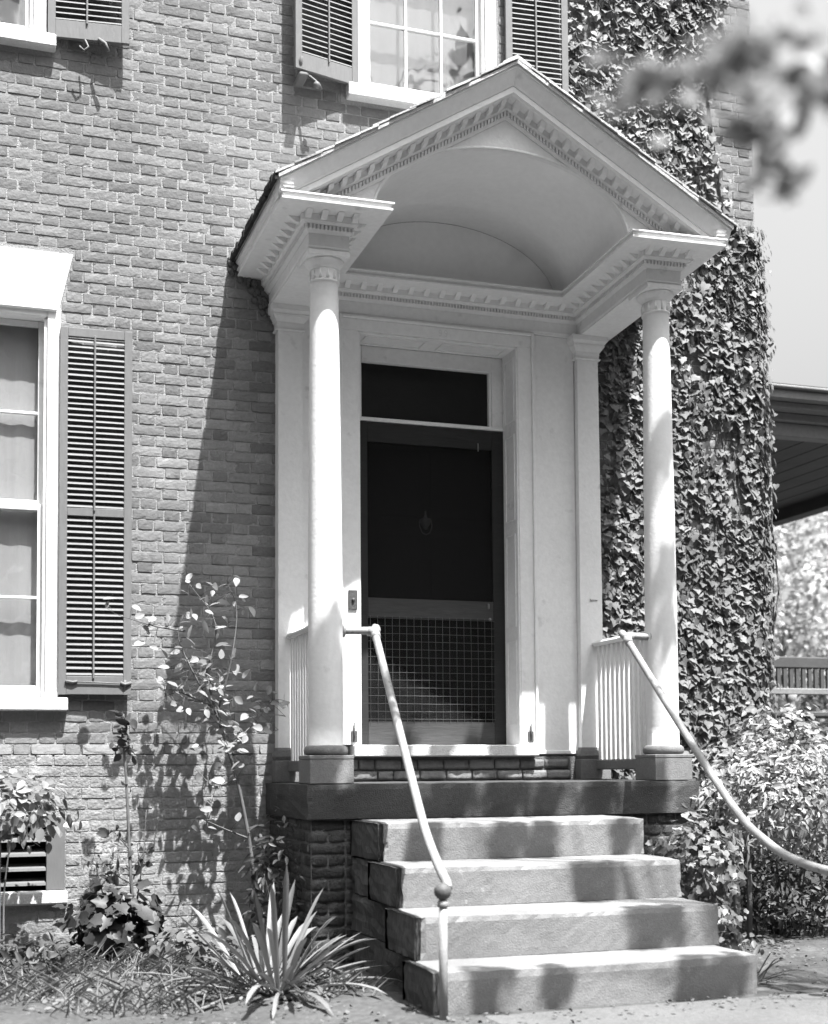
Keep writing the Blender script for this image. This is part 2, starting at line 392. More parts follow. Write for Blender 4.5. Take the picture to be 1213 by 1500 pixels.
# --- windows
def window(x0, x1, z0, z1, sill, lintel, rows_low, rows_up, meet, label, cloth='curtain'):
    win = MB()                                                     # outer box frame with its inner bead
    win.box(x0, x0+.085, -.035, .10, z0, z1, bev=.006); win.box(x1-.085, x1, -.035, .10, z0, z1, bev=.006)
    win.box(x0+.087, x1-.087, -.033, .10, z1-.07, z1-.002, bev=.006)
    win.box(x1-.106, x1-.087, -.012, .02, z0, z1-.072, bev=.003); win.box(x0+.087, x0+.106, -.012, .02, z0, z1-.072, bev=.003)
    wn = part('window', win, M['white'], house, label=label)
    fbox('sill', M['sill'], wn, x0-.06, x1+.06, -.085, .05, sill[0], sill[1], bev=.008)
    sx0, sx1 = x0+.088, x1-.088
    def sash(za, zb, rows, y):
        s = MB()
        s.box(sx0, sx0+.05, y, y+.035, za, zb, bev=.004); s.box(sx1-.05, sx1, y, y+.035, za, zb, bev=.004)
        s.box(sx0+.051, sx1-.051, y, y+.035, za, za+.075, bev=.004); s.box(sx0+.051, sx1-.051, y, y+.035, zb-.04, zb, bev=.004)
        sh = part('sash', s, M['white'], wn)
        gx0, gx1, gz0, gz1 = sx0+.05, sx1-.05, za+.075, zb-.04
        mt = MB()
        for k in (1, 2): xx = gx0 + (gx1-gx0)*k/3; mt.box(xx-.009, xx+.009, y-.002, y+.03, gz0, gz1, bev=.003)
        for k in range(1, rows): zz = gz0 + (gz1-gz0)*k/rows; mt.box(gx0, gx1, y-.0035, y+.0285, zz-.009, zz+.009, bev=.003)
        part('glazing_bars', mt, M['white'], wn)
        for c in range(3):
            for r in range(rows):
                p = MB(); a, b2 = gx0+(gx1-gx0)*c/3, gx0+(gx1-gx0)*(c+1)/3; c0, d = gz0+(gz1-gz0)*r/rows, gz0+(gz1-gz0)*(r+1)/rows
                p.box(a, b2, y+.012, y+.015, c0, d); part('pane', p, M['glass'], wn)
    sash(z0+.005, meet+.02, rows_low, .035); sash(meet-.02, z1-.072, rows_up, .073)
    cu = MB(); n = 48; vs = []
    for i in range(n+1):
        x = sx0 + (sx1-sx0)*i/n; vs += [(x, .135 + .0025*math.sin(i*.9), z0), (x, .135 + .0025*math.sin(i*.9+.3), z1)]
    cu.add(vs, [(2*i, 2*i+2, 2*i+3, 2*i+1) for i in range(n)], True); part('curtain', cu, M[cloth], wn)
    return wn
w1 = window(-3.87, -2.765, 0.487, 3.115, (.397, .485), None, 2, 2, 1.764, 'lower window with white frame and pale curtain at the left edge', 'curtain_pale')
b = MB(); b.prism([(-3.88, 3.125), (-2.772, 3.125), (-2.684, 3.50), (-3.97, 3.50)], -.012, .1); part('lintel', b, M['sill'], w1)
b = MB(); b.box(-3.87, -2.79, -.06, .02, 3.085, 3.122, bev=.006); part('head_moulding', b, M['white'], w1)
w2 = window(-.69, .43, 4.985, 7.1, (4.885, 4.983), None, 2, 2, 6.0, 'upper window above the porch with white bars')
w3 = window(-3.99, -2.87, 4.985, 7.1, (4.89, 4.98), None, 2, 2, 6.0, 'upper left window cut by the top of the photograph')
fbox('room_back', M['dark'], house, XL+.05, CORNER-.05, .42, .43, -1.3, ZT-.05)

# --- shutters
def shutter(xh, xf, z0, z1, panels, ang, label, flip=1):
    """hung at xh on the window side, free edge at xf; ang swings the free edge away from the wall"""
    sgn = 1 if xf > xh else -1; W = abs(xf - xh)
    Rm = Matrix.Translation((xh, -.034, 0)) @ Matrix.Rotation(-sgn*ang, 4, 'Z')
    def tr(b): b.v = [tuple(Rm @ Vector((sgn*x, y, z))) for x, y, z in b.v]; return b
    fr = MB(); st = .052
    def bx(b, x0, x1, y0, y1, za, zb, bev=.003):
        b.box(x0, x1, y0, y1, za, zb, bev=bev)
    bx(fr, 0, st, -.032, 0, z0, z1); bx(fr, W-st, W, -.032, 0, z0, z1)
    bx(fr, st+.0005, W-st-.0005, -.030, -.002, z1-.062, z1-.001)
    bx(fr, st+.0005, W-st-.0005, -.030, -.002, z0+.001, z0+.125)
    for (pa, pb) in panels[1:]: bx(fr, st+.0005, W-st-.0005, -.030, -.002, pb + .0005, pb+.056)
    if sgn < 0: pass
    sh = part('shutter', tr(fr), M['shutter'], house, label=label)
    for (pa, pb) in panels:
        n = int(round((pb-pa)/.0392)); 
        for i in range(n):
            z = pa + (i+.5)*(pb-pa)/n
            s = MB(); j = random.uniform(-.0025, .0025)
            s.quadhex([(st, -.030+j, z-.016), (W-st, -.030-j, z-.016), (W-st, -.004, z+.008), (st, -.004, z+.008),
                       (st, -.027+j, z-.009), (W-st, -.027-j, z-.009), (W-st, -.001, z+.015), (st, -.001, z+.015)])
            part('slat', tr(s), M['shutter'], sh)
        t = MB(); t.box(W*.48-.006, W*.48+.006, -.043, -.031, pa-.02, pb+.012, bev=.003); part('tilt_rod', tr(t), M['shutter'], sh)
    return sh, Rm, sgn, W
def holdback(x, z, parent, Lh=.36):
    h = MB()
    h.tube([(x-.02, 0, z-.05), (x-.02, -.05, z-.05), (x-.02, -.085, z-.02), (x-.02, -.09, z+.03)], .009, 8)
    h.tube([(x-.05, -.085, z+.012), (x-.02, -.092, z), (x+.02, -.085, z+.012)], .011, 8)
    h.tube([(x-.02, -.088, z+.005), (x-Lh*.5, -.083, z+.012), (x-Lh, -.078, z+.016)], .0042, 6)
    h.tube([(x-Lh-.05, -.077, z+.02), (x-Lh, -.08, z+.012), (x-Lh+.03, -.077, z+.018)], .009, 6)
    part('hold_back', h, M['shutter'], parent)
sh1, *_ = shutter(-2.768, -2.292, .505, 2.98, [(1.758, 2.918), (.632, 1.702)], math.radians(2), 'grey louvered shutter beside the lower left window')
holdback(-2.315, .575, sh1)
sh2, *_ = shutter(-.678, -1.19, 4.965, 7.1, [(5.09, 7.03)], math.radians(13), 'grey louvered shutter left of the upper window, swung off the wall')
h = MB(); h.box(-1.15, -1.08, -.20, -.03, 4.905, 4.935, bev=.01); h.tube([(-1.06, -.14, 4.94), (-1.03, -.17, 4.90), (-1.0, -.18, 4.87), (-.98, -.17, 4.84)], .009, 6); h.sphere((-1.015, -.17, 4.865), .026, 10, 6)
h.tube([(-1.13, -.05, 4.93), (-1.13, -.16, 4.99), (-1.13, -.19, 5.05)], .013, 6); part('hold_back', h, M['shutter'], sh2)
sh3, *_ = shutter(.50, 1.0, 4.965, 7.1, [(5.09, 7.03)], math.radians(5), 'shaded louvered shutter right of the upper window, ivy leaves on it')
sh4, *_ = shutter(-2.862, -2.32, 4.965, 7.1, [(5.09, 7.03)], math.radians(7), 'grey shutter beside the upper left window')
h = MB(); h.tube([(-2.52, -.05, 4.975), (-2.53, -.12, 4.97), (-2.49, -.15, 4.93), (-2.47, -.15, 4.88)], .011, 7); h.tube([(-2.62, -.1, 4.96), (-2.60, -.13, 4.90), (-2.63, -.13, 4.87), (-2.66, -.12, 4.90)], .006, 6); part('hold_back', h, M['shutter'], sh4)

# --- basement vent
vt = MB(); vt.box(-2.835, -2.717, -.062, .05, -.78, -.30, bev=.004); vt.box(-3.85, -3.74, -.062, .05, -.78, -.30, bev=.004); vt.box(-3.738, -2.837, -.06, .05, -.36, -.302, bev=.004)
vent = part('basement_vent', vt, M['shutter'], house, label='louvered basement vent low on the wall behind pale leaves')
fbox('vent_sill', M['sill'], vent, -3.9, -2.70, -.085, .05, -.872, -.783, bev=.012)
for i in range(5):
    z = -.735 + i*.095; s = MB()
    s.quadhex([(-3.738,-.055,z-.012),(-2.837,-.055,z-.012),(-2.837,.02,z+.02),(-3.738,.02,z+.02),(-3.738,-.05,z+.006),(-2.837,-.05,z+.006),(-2.837,.025,z+.034),(-3.738,.025,z+.034)])
    part('slat', s, M['shutter'], vent)

# ------------------------------------------------------------------ the doorway (part of the house)
DX0, DX1 = -.69, .552
b = MB()
b.box(-.812, DX0, -.085, -.002, .17, 3.148, bev=.004); b.box(DX1, .662, -.085, -.002, .17, 3.148, bev=.004)
b.box(-.812, .662, -.085, -.002, 3.1485, 3.235, bev=.004)
b.box(-.835, -.813, -.10, -.002, .17, 3.258, bev=.006); b.box(.663, .685, -.10, -.002, .17, 3.258, bev=.006); b.box(-.8125, .6625, -.10, -.002, 3.2355, 3.258, bev=.006)
b.box(DX0-.0005, DX0+.012, -.078, .18, .17, 3.14, bev=.003); b.box(DX1-.012, DX1+.0005, -.078, .18, .17, 3.14, bev=.003)  # reveals
b.box(DX0+.012, DX1-.012, -.076, .18, 3.135, 3.1475, bev=.003)
doorway = part('door_frame', b, M['white'], house)
b = MB()                                              # panel mouldings on the right reveal and the reveal soffit
for (za, zb) in ((.32, .95), (1.05, 1.75), (1.85, 2.5), (2.6, 3.08)):
    for (y0, y1, z0, z1) in ((-.04, -.03, za, zb), (.12, .13, za, zb), (-.029, .119, za, za+.01), (-.029, .119, zb-.01, zb)):
        b.box(DX1-.0185, DX1-.0125, y0, y1, z0, z1)
for (xa, xb) in ((-.62, -.15), (-.03, .48)):
    for (x0, x1, y0, y1) in ((xa, xa+.012, -.04, .13), (xb-.012, xb, -.04, .13), (xa+.013, xb-.013, -.04, -.028), (xa+.013, xb-.013, .118, .13)):
        b.box(x0, x1, y0, y1, 3.126, 3.1345)
part('panel_moulding', b, M['white'], doorway)
b = MB()                                              # transom frame, in the plane of the inner door
b.box(DX0, DX0+.105, .19, .26, 2.60, 3.14, bev=.004); b.box(.455, DX1, .19, .26, 2.60, 3.14, bev=.004); b.box(DX0+.106, .454, .188, .26, 3.02, 3.139, bev=.004)
b.box(.436, .4545, .20, .25, 2.60, 3.02, bev=.003)
b.box(DX0, DX1, .175, .26, 2.572, 2.599, bev=.004)
part('transom_frame', b, M['white'], doorway)
fbox('transom_glass', M['door'], doorway, DX0+.1, .46, .235, .24, 2.60, 3.02, bev=.001)
b = MB(); b.box(-.66, .55, .33, .37, .17, 2.57)       # dark panelled inner door
for (xa, xb) in ((-.55, -.10), (.0, .44)):
    for (za, zb) in ((.4, 1.0), (1.15, 1.75), (1.9, 2.4)):
        b.box(xa, xb, .322, .3295, za, zb, bev=.006)
dr = part('inner_door', b, M['door'], doorway)
b = MB(); kx, kz = -.05, 1.86
b.lathe(kx, .305, [(.004, kz-.055), (.012, kz-.05), (.03, kz-.02), (.042, kz+.01), (.046, kz+.025), (.03, kz+.03), (.012, kz+.035), (.014, kz+.05), (.006, kz+.06), (.01, kz+.075), (.003, kz+.09)], 16)
b.tube([(kx-.045, .305, kz+.02), (kx-.05, .30, kz-.03), (kx-.03, .295, kz-.08), (kx, .293, kz-.095), (kx+.03, .295, kz-.08), (kx+.05, .30, kz-.03), (kx+.045, .305, kz+.02)], .005, 8)
part('knocker', b, M['brass'], doorway)
b = MB()                                              # screen door: stiles and rails
b.box(-.675, -.545, .185, .215, .175, 2.568, bev=.003); b.box(.449, .548, .185, .215, .175, 2.568, bev=.003)
b.box(-.5445, .4485, .186, .214, 2.42, 2.567, bev=.003); 
scr = part('screen_door', b, M['screen_shaded'], house, label='dark wooden screen door with wire guard below')
fbox('middle_rail', M['screen_lit'], scr, -.5445, .4485, .186, .214, 1.115, 1.258); fbox('bottom_rail', M['screen_lit'], scr, -.5445, .4485, .186, .214, .176, .345)
fbox('insect_screen', M['screen'], scr, -.545, .449, .199, .2, .34, 2.43, bev=0)
b = MB()
for i in range(18): x = -.53 + i*.0565; b.tube([(x, .180 + .002*math.sin(i*2.1), .335), (x + .003*math.sin(i), .178, .7), (x, .180, 1.125)], .0015, 5)
for i in range(14): z = .365 + i*.0572; b.tube([(-.548, .1765, z), (-.05, .175 + .002*math.sin(i*1.3), z - .003*math.sin(i)), (.452, .1765, z)], .0015, 5)
part('wire_guard', b, M['wire'], scr, kind='stuff')
h = MB(); h.box(.40, .41, .165, .185, 1.20, 1.24, bev=.003); h.sphere((.405, .15, 1.12), .011, 8, 6); h.tube([(.33, .17, 2.40), (.33, .168, 2.46)], .004, 6); part('latch', h, M['brass'], scr)
fbox('threshold', M['sill'], doorway, -.748, .668, -.135, .24, .086, .1695, bev=.008)
b = MB(); b.box(-.775, -.71, -.098, -.0855, 1.13, 1.27, bev=.004); part('bell_plate', b, M['iron'], doorway)
b = MB(); b.sphere((-.7425, -.103, 1.2), .012, 10, 6); part('bell_button', b, M['ball'], doorway)
for xx in (-.76, .60):
    b = MB(); b.box(xx, xx+.045, -.094, -.0855, .19, .27, bev=.004); b.tube([(xx+.02, -.10, .2), (xx+.022, -.10, .33)], .006, 6); part('hinge_plate', b, M['ball'], doorway)
def nine(cx):
    b = MB(); n = 20; vs = []; fs = []
    for k in range(n):
        t = 2*math.pi*k/n
        for r in (.6, 1.0): vs.append((cx + .013*r*math.cos(t), -.0862, 3.202 + .015*r*math.sin(t)))
    for k in range(n): a = 2*k; c = 2*((k+1) % n); fs.append((a, a+1, c+1, c))
    b.add(vs, fs)
    b.add([(cx+.0080,-.0864,3.204),(cx+.0128,-.0864,3.204),(cx+.008,-.0864,3.170),(cx+.002,-.0864,3.166)], [(0,1,2,3)])
    b.add([(cx+.004,-.0866,3.173),(cx+.002,-.0866,3.166),(cx-.011,-.0866,3.168),(cx-.010,-.0866,3.174)], [(0,1,2,3)])
    return b
for cx in (-.062, -.018): part('house_number', nine(cx), M['ghost'], doorway)

# ------------------------------------------------------------------ the porch
WARP = True
porch = thing('entrance_porch', 'white gabled entrance porch with two columns and a barrel vaulted ceiling', 'porch', (0, -.6, -GZ))
# foundation pier, slab
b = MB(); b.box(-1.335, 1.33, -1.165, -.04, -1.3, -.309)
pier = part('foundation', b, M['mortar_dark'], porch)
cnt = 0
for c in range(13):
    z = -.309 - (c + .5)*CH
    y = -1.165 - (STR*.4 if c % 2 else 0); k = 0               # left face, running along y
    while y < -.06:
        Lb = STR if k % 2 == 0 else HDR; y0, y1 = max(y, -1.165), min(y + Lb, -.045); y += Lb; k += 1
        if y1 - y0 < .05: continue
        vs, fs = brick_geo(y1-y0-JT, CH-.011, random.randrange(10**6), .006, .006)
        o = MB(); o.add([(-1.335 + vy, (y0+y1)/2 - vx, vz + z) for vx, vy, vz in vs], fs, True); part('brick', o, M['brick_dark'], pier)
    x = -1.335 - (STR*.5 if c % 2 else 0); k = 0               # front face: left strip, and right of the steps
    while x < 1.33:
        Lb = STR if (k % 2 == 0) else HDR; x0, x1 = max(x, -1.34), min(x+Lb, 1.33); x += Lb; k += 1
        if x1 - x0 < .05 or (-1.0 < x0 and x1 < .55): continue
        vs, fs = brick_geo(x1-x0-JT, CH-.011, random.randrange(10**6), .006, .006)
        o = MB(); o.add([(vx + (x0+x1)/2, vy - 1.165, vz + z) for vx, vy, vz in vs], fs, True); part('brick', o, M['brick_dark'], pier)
def rough_block(x0, x1, y0, y1, z0, z1, seed, amp=.006, left_amp=.02, r=.018, wear=0.0):
    """a worn stone: subdivided box with rounded arris and uneven faces, the left end much rougher"""
    rg = np.random.default_rng(seed); nx, ny, nz = 44, 8, 6
    b = MB(); idx = {}
    def vert(i, j, k):
        if (i, j, k) in idx: return idx[(i, j, k)]
        x = x0 + (x1-x0)*i/nx; y = y0 + (y1-y0)*j/ny; z = z0 + (z1-z0)*k/nz
        x += (0 if i in (0, nx) else 0); c = [x, y, z]
        cnt_ = (i in (0, nx)) + (j in (0, ny)) + (k in (0, nz))
        if cnt_ >= 2:
            if i == 0: c[0] += r*.6*rg.uniform(.4, 1.5)
            if i == nx: c[0] -= r*.6*rg.uniform(.4, 1.4)
            if j == 0 and k > 0: c[1] += r*.6*rg.uniform(.3, 1.3)*(2.2 if rg.random() < .06 else 1)
            if k == nz: c[2] -= r*.6*rg.uniform(.5, 1.1)
        if i == 0: c[0] += left_amp*rg.random()
        if j == 0: c[1] += amp*(rg.random()-.5)
        if k == nz: c[2] += amp*.5*(rg.random()-.5) - wear*math.exp(-((x - (x0+x1)/2)/.42)**2)*(1 - j/ny)
        b.v.append(tuple(c)); idx[(i, j, k)] = len(b.v)-1; return len(b.v)-1
    def q(a, b2, c, d): b.f.append((a, b2, c, d)); b.smooth.append(False)
    for i in range(nx):
        for k in range(nz): q(vert(i,0,k), vert(i+1,0,k), vert(i+1,0,k+1), vert(i,0,k+1)); q(vert(i,ny,k), vert(i,ny,k+1), vert(i+1,ny,k+1), vert(i+1,ny,k))
        for j in range(ny): q(vert(i,j,nz), vert(i+1,j,nz), vert(i+1,j+1,nz), vert(i,j+1,nz)); q(vert(i,j,0), vert(i,j+1,0), vert(i+1,j+1,0), vert(i+1,j,0))
    for j in range(ny):
        for k in range(nz): q(vert(0,j,k), vert(0,j,k+1), vert(0,j+1,k+1), vert(0,j+1,k)); q(vert(nx,j,k), vert(nx,j+1,k), vert(nx,j+1,k+1), vert(nx,j,k+1))
    return b
WARP = None
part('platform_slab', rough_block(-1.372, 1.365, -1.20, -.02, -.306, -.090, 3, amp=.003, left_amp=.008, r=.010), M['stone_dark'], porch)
# brick and boards between slab and threshold
b = MB(); b.box(-1.0, 1.04, -.055, -.037, -.089, .084); back = part('back_footing', b, M['mortar_dark'], porch)
for c in range(2):
    x = -1.0 + (.06 if c else 0)
    while x < .99:
        L1 = random.choice([.2, .2, .12]); z = -.05 + c*.08
        vs, fs = brick_geo(min(L1, 1.03-x)-.011, .066, random.randrange(10**6), .02, .006)
        o = MB(); o.add([(vx+x+L1/2, vy-.055, vz+z) for vx, vy, vz in vs], fs, True)
        part('brick', o, M['plinth'] if random.random() < .5 else M['brick'], back); x += L1
WARP = True
# columns and pilasters
def column(cx):
    cy = -1.03
    s = MB(); prof = []
    for i in range(25):
        t = i/24; z = .150 + t*2.93
        r = .109 - .019*max(0, (t-.25)/.75)**1.5
        prof.append((r, z))
    prof = [(.122, .146)] + prof + [(.091, 3.082), (.099, 3.088), (.1, 3.096), (.092, 3.102), (.090, 3.108), (.091, 3.17)]
    s.lathe(cx, cy, prof, 40)
    co = part('column', s, M['column'], porch, label=('left' if cx < 0 else 'right') + ' front column of the porch')
    c = MB(); c.lathe(cx, cy, [(.091, 3.17), (.097, 3.176), (.097, 3.182), (.104, 3.19), (.118, 3.205), (.126, 3.218), (.128, 3.228)], 40); c.box(cx-.136, cx+.136, cy-.136, cy+.136, 3.2285, 3.262, bev=.004)
    for k in range(12):                              # worn leaf ornament round the neck
        t = 2*math.pi*k/12; px, py = cx+.088*math.cos(t), cy+.088*math.sin(t)
        c.tube([(px, py, 3.105), (px+.008*math.cos(t), py+.008*math.sin(t), 3.135), (px+.004*math.cos(t), py+.004*math.sin(t), 3.165)], .011, 6, .004)
    part('capital', c, M['white'], co)
    b = MB(); b.lathe(cx, cy, [(.10, .086), (.128, .088), (.138, .10), (.14, .117), (.136, .134), (.124, .146), (.11, .149)], 40); b.box(cx-.142, cx+.142, cy-.142, cy+.142, .0615, .0855, bev=.004)
    part('base', b, M['plinth'], co)
    p = MB(); p.box(cx-.14, cx+.14, cy-.14, cy+.14, -.090, .061, bev=.004); part('plinth', p, M['plinth'], co)
CX = 1.2
column(-CX); column(CX - .015)
def pilaster(cx):
    h = .094
    s = MB(); s.frust((cx-h, cx+h, -.105, -.002), .15, (cx-h+.008, cx+h-.008, -.100, -.002), 3.09)
    pl = part('pilaster', s, M['white'], porch, label=('left' if cx < 0 else 'right') + ' pilaster against the wall')
    c = MB(); f = lambda e, z0, e1, z1: c.frust((cx-h-e, cx+h+e, -.10-e, -.001), z0, (cx-h-e1, cx+h+e1, -.10-e1, -.001), z1)
    f(.008, 3.09, .012, 3.10); f(.0, 3.1005, .004, 3.15); f(.006, 3.1505, .03, 3.185); f(.032, 3.1855, .036, 3.20); f(.03, 3.2005, .05, 3.225); f(.052, 3.2255, .052, 3.262)
    part('capital', c, M['white'], pl)
    d = MB(); d.frust((cx-h-.02, cx+h+.02, -.125, -.001), .062, (cx-h-.03, cx+h+.03, -.135, -.001), .088); d.frust((cx-h-.03, cx+h+.03, -.135, -.001), .0885, (cx-h-.022, cx+h+.022, -.127, -.001), .125); d.frust((cx-h-.01, cx+h+.01, -.115, -.001), .1255, (cx-h-.004, cx+h+.004, -.108, -.001), .15)
    part('base', d, M['plinth'], pl)
    p = MB(); p.box(cx-h-.032, cx+h+.032, -.14, -.04, -.089, .0615, bev=.004); part('plinth', p, M['plinth'], pl)
pilaster(-1.195); pilaster(1.125)
# panelled wood backing beside the door casing
fbox('wall_panel', M['white'], porch, -1.10, -.836, -.048, -.0015, .10, 3.262, bev=.002)
fbox('wall_panel', M['white'], porch, .686, 1.03, -.048, -.0015, .10, 3.262, bev=.002)
b = MB()
for (x0, x1) in ((-.836-.03, -.838), (.688, .71)): b.box(x0, x1, -.056, -.0485, .12, 3.258, bev=.003)
b.box(.69, 1.0, -.062, -.0485, .101, .13, bev=.004)
part('panel_bead', b, M['white'], porch)

# entablature: bands wrapped round three rectangles (left beam, right beam, back wall band)
def band(mb, foot, sides, z0, e0, z1, e1):
    x0, x1, y0, y1 = foot; l, r, f = sides
    mb.frust((x0 - e0*l, x1 + e0*r, y0 - e0*f, y1), z0, (x0 - e1*l, x1 + e1*r, y0 - e1*f, y1), z1)
ent_feet = [((-1.332, -1.068, -1.15, -.003), (1, 1, 1)), ((1.052, 1.316, -1.15, -.003), (1, 1, 1)), ((-1.067, 1.051, -.068, -.003), (0, 0, 1))]
prof = [(3.2635, 0, 3.275, 0), (3.2755, .004, 3.287, .008), (3.2875, 0, 3.366, 0), (3.3665, .004, 3.386, .022), (3.3865, .014, 3.414, .014), (3.4145, .034, 3.428, .046), (3.4285, .052, 3.4695, .052),
        (3.470, .222, 3.483, .224), (3.4835, .205, 3.5095, .222), (3.510, .23, 3.519, .23)]
bands = MB(); dent = MB(); mods = []
for foot, sides in ent_feet:
    for (z0, e0, z1, e1) in prof:
        band(bands, foot, sides, z0, e0, z1, e1)
part('entablature', bands, M['white'], porch)
for foot, sides in ent_feet[:2]:
    b = MB(); b.box(foot[0] - .215, foot[1] + .215, foot[2] - .218, foot[2] + .0, 3.5195, 3.524); part('bounce_cap', b, M['iron'], porch)  # dark cap added to cut sun bouncing off the return top
def along(foot, sides):
    x0, x1, y0, y1 = foot; l, r, f = sides; segs = []
    if f: segs.append(('f', x0, x1))
    if l: segs.append(('l', y0, y1))
    if r: segs.append(('r', y0, y1))
    return segs
def bracket(mb, side, foot, t, wd, z0, z1, ea, eb, ec=None):
    x0, x1, y0, y1 = foot; ec = eb if ec is None else ec     # eb at the top, ec at the bottom
    if side == 'f': mb.frust((t-wd/2, t+wd/2, y0-ec, y0-ea), z0, (t-wd/2, t+wd/2, y0-eb, y0-ea), z1)
    if side == 'l': mb.frust((x0-ec, x0-ea, t-wd/2, t+wd/2), z0, (x0-eb, x0-ea, t-wd/2, t+wd/2), z1)
    if side == 'r': mb.frust((x1+ea, x1+ec, t-wd/2, t+wd/2), z0, (x1+ea, x1+eb, t-wd/2, t+wd/2), z1)
for foot, sides in ent_feet:
    for side, a, b2 in along(foot, sides):
        ext = .02 if (b2 - a) < .5 else 0
        n = int((b2 - a + 2*ext)/.0235)
        for i in range(n+1): bracket(dent, side, foot, a - ext + (b2 - a + 2*ext)*i/n if side == 'f' else a + (b2-a-.02)*i/n, .0135, 3.3868, 3.4137, .0142, .033)
        lo, hi = (a - .02, b2 + .02) if (side == 'f' and b2 - a < .5) else (a + .04, b2 - (.20 if side != 'f' else .04))
        n = max(2, int(round((hi-lo)/.12)))
        for i in range(n+1):
            m_ = MB(); bracket(m_, side, foot, lo + (hi-lo)*i/n, .038, 3.4365, 3.4693, .0525, .125, .075); mods.append(m_)
part('dentil_course', dent, M['white'], porch, kind='stuff')
for m_ in mods: part('modillion', m_, M['white'], porch)
# crown mouldings of the two eaves
for sx, foot in ((-1, ent_feet[0][0]), (1, ent_feet[1][0])):
    b = MB(); xo = foot[0] if sx < 0 else foot[1]
    def cr(ea, z0, eb, z1):
        A = sorted((xo + sx*.15, xo + sx*ea)); B = sorted((xo + sx*.15, xo + sx*eb))
        b.frust((A[0], A[1], -1.372, -.004), z0, (B[0], B[1], -1.385, -.004), z1)
    cr(.205, 3.5195, .212, 3.532); cr(.208, 3.5325, .232, 3.555); cr(.236, 3.5555, .238, 3.578)
    part('eave_crown', b, M['white'], porch)

# gable: tympanum with elliptical arch, raking cornice, barrel vault
XG = 0.0; HB = 1.57; ZE = 3.585; ZA = 4.515; SL = (ZA - ZE)/HB
VA, VB, VZ = .905, .52, 3.5195; VX = -.01
def Zr(x): return ZA - SL*abs(x - XG)
ty = MB(); n = 48
xs = sorted({-1.40, 1.38, XG, *[VX + VA*math.cos(math.pi*i/n) for i in range(n+1)], -1.2, 1.2, -1.05, 1.05})
vf, vb_ = [], []
def arch(x): u = (x-VX)/VA; return VZ + (VB*math.sqrt(max(0, 1-u*u)) if abs(u) < 1 else 0)
strip = []
for x in xs: strip.append((x, arch(x), max(Zr(x) - .16, arch(x) + .001)))
vs = []; fs = []
for (x, a, t) in strip: vs += [(x, -1.185, a), (x, -1.185, t), (x, -1.155, a), (x, -1.155, t)]
for i in range(len(strip)-1):
    o = 4*i; fs += [(o, o+4, o+5, o+1), (o+2, o+3, o+7, o+6), (o, o+2, o+6, o+4), (o+1, o+5, o+7, o+3)]
ty.add(vs, fs); part('tympanum', ty, M['white'], porch)
ab = MB(); n = 40                                                   # slim archivolt line
vs = []
for i in range(n+1):
    t = math.pi*i/n
    for (da, y) in ((0.0, -1.192), (.02, -1.192), (.02, -1.184), (0.0, -1.184)): vs.append((VX + (VA+da)*math.cos(t), y, VZ + (VB+da)*math.sin(t)))
fs = []
for i in range(n):
    for k in range(4): fs.append((4*i+k, 4*i+(k+1) % 4, 4*i+4+(k+1) % 4, 4*i+4+k))
ab.add(vs, fs, True); part('archivolt', ab, M['white'], porch)
va = MB(); vs = []; fs = []; n = 48; ny = 6
for j in range(ny+1):
    for i in range(n+1): t = math.pi*i/n; vs.append((VX + VA*math.cos(t), -1.156 + 1.12*j/ny, VZ + .0005 + VB*math.sin(t)))
for j in range(ny):
    for i in range(n): a = j*(n+1)+i; fs.append((a, a+1, a+n+2, a+n+1))
va.add(vs, fs, True); part('vault', va, M['plaster'], porch)
lu = MB(); lu.add([(VX + VA*math.cos(math.pi*i/n), -.036, VZ - .002 + VB*math.sin(math.pi*i/n)) for i in range(n+1)], [tuple(range(n+1))]); part('vault_end_wall', lu, M['plaster'], porch)
def rake(mb, sgn, t0, t1, y0t, y0b, y1, x_end=None):
    """member following the roof slope: t0..t1 below the roof line, front y at its top and bottom"""
    xe = (HB if x_end is None else x_end)
    A = [(XG, Zr(XG)-t1), (XG + sgn*xe, ZA - SL*xe - t1)]; B = [(XG, Zr(XG)-t0), (XG + sgn*xe, ZA - SL*xe - t0)]
    c = [(A[0][0], y0b, A[0][1]), (A[1][0], y0b, A[1][1]), (A[1][0], y1, A[1][1]), (A[0][0], y1, A[0][1]),
         (B[0][0], y0t, B[0][1]), (B[1][0], y0t, B[1][1]), (B[1][0], y1, B[1][1]), (B[0][0], y1, B[0][1])]
    if sgn < 0: c = [c[1], c[0], c[3], c[2], c[5], c[4], c[7], c[6]]
    mb.quadhex(c)
rk = MB(); rd = MB()
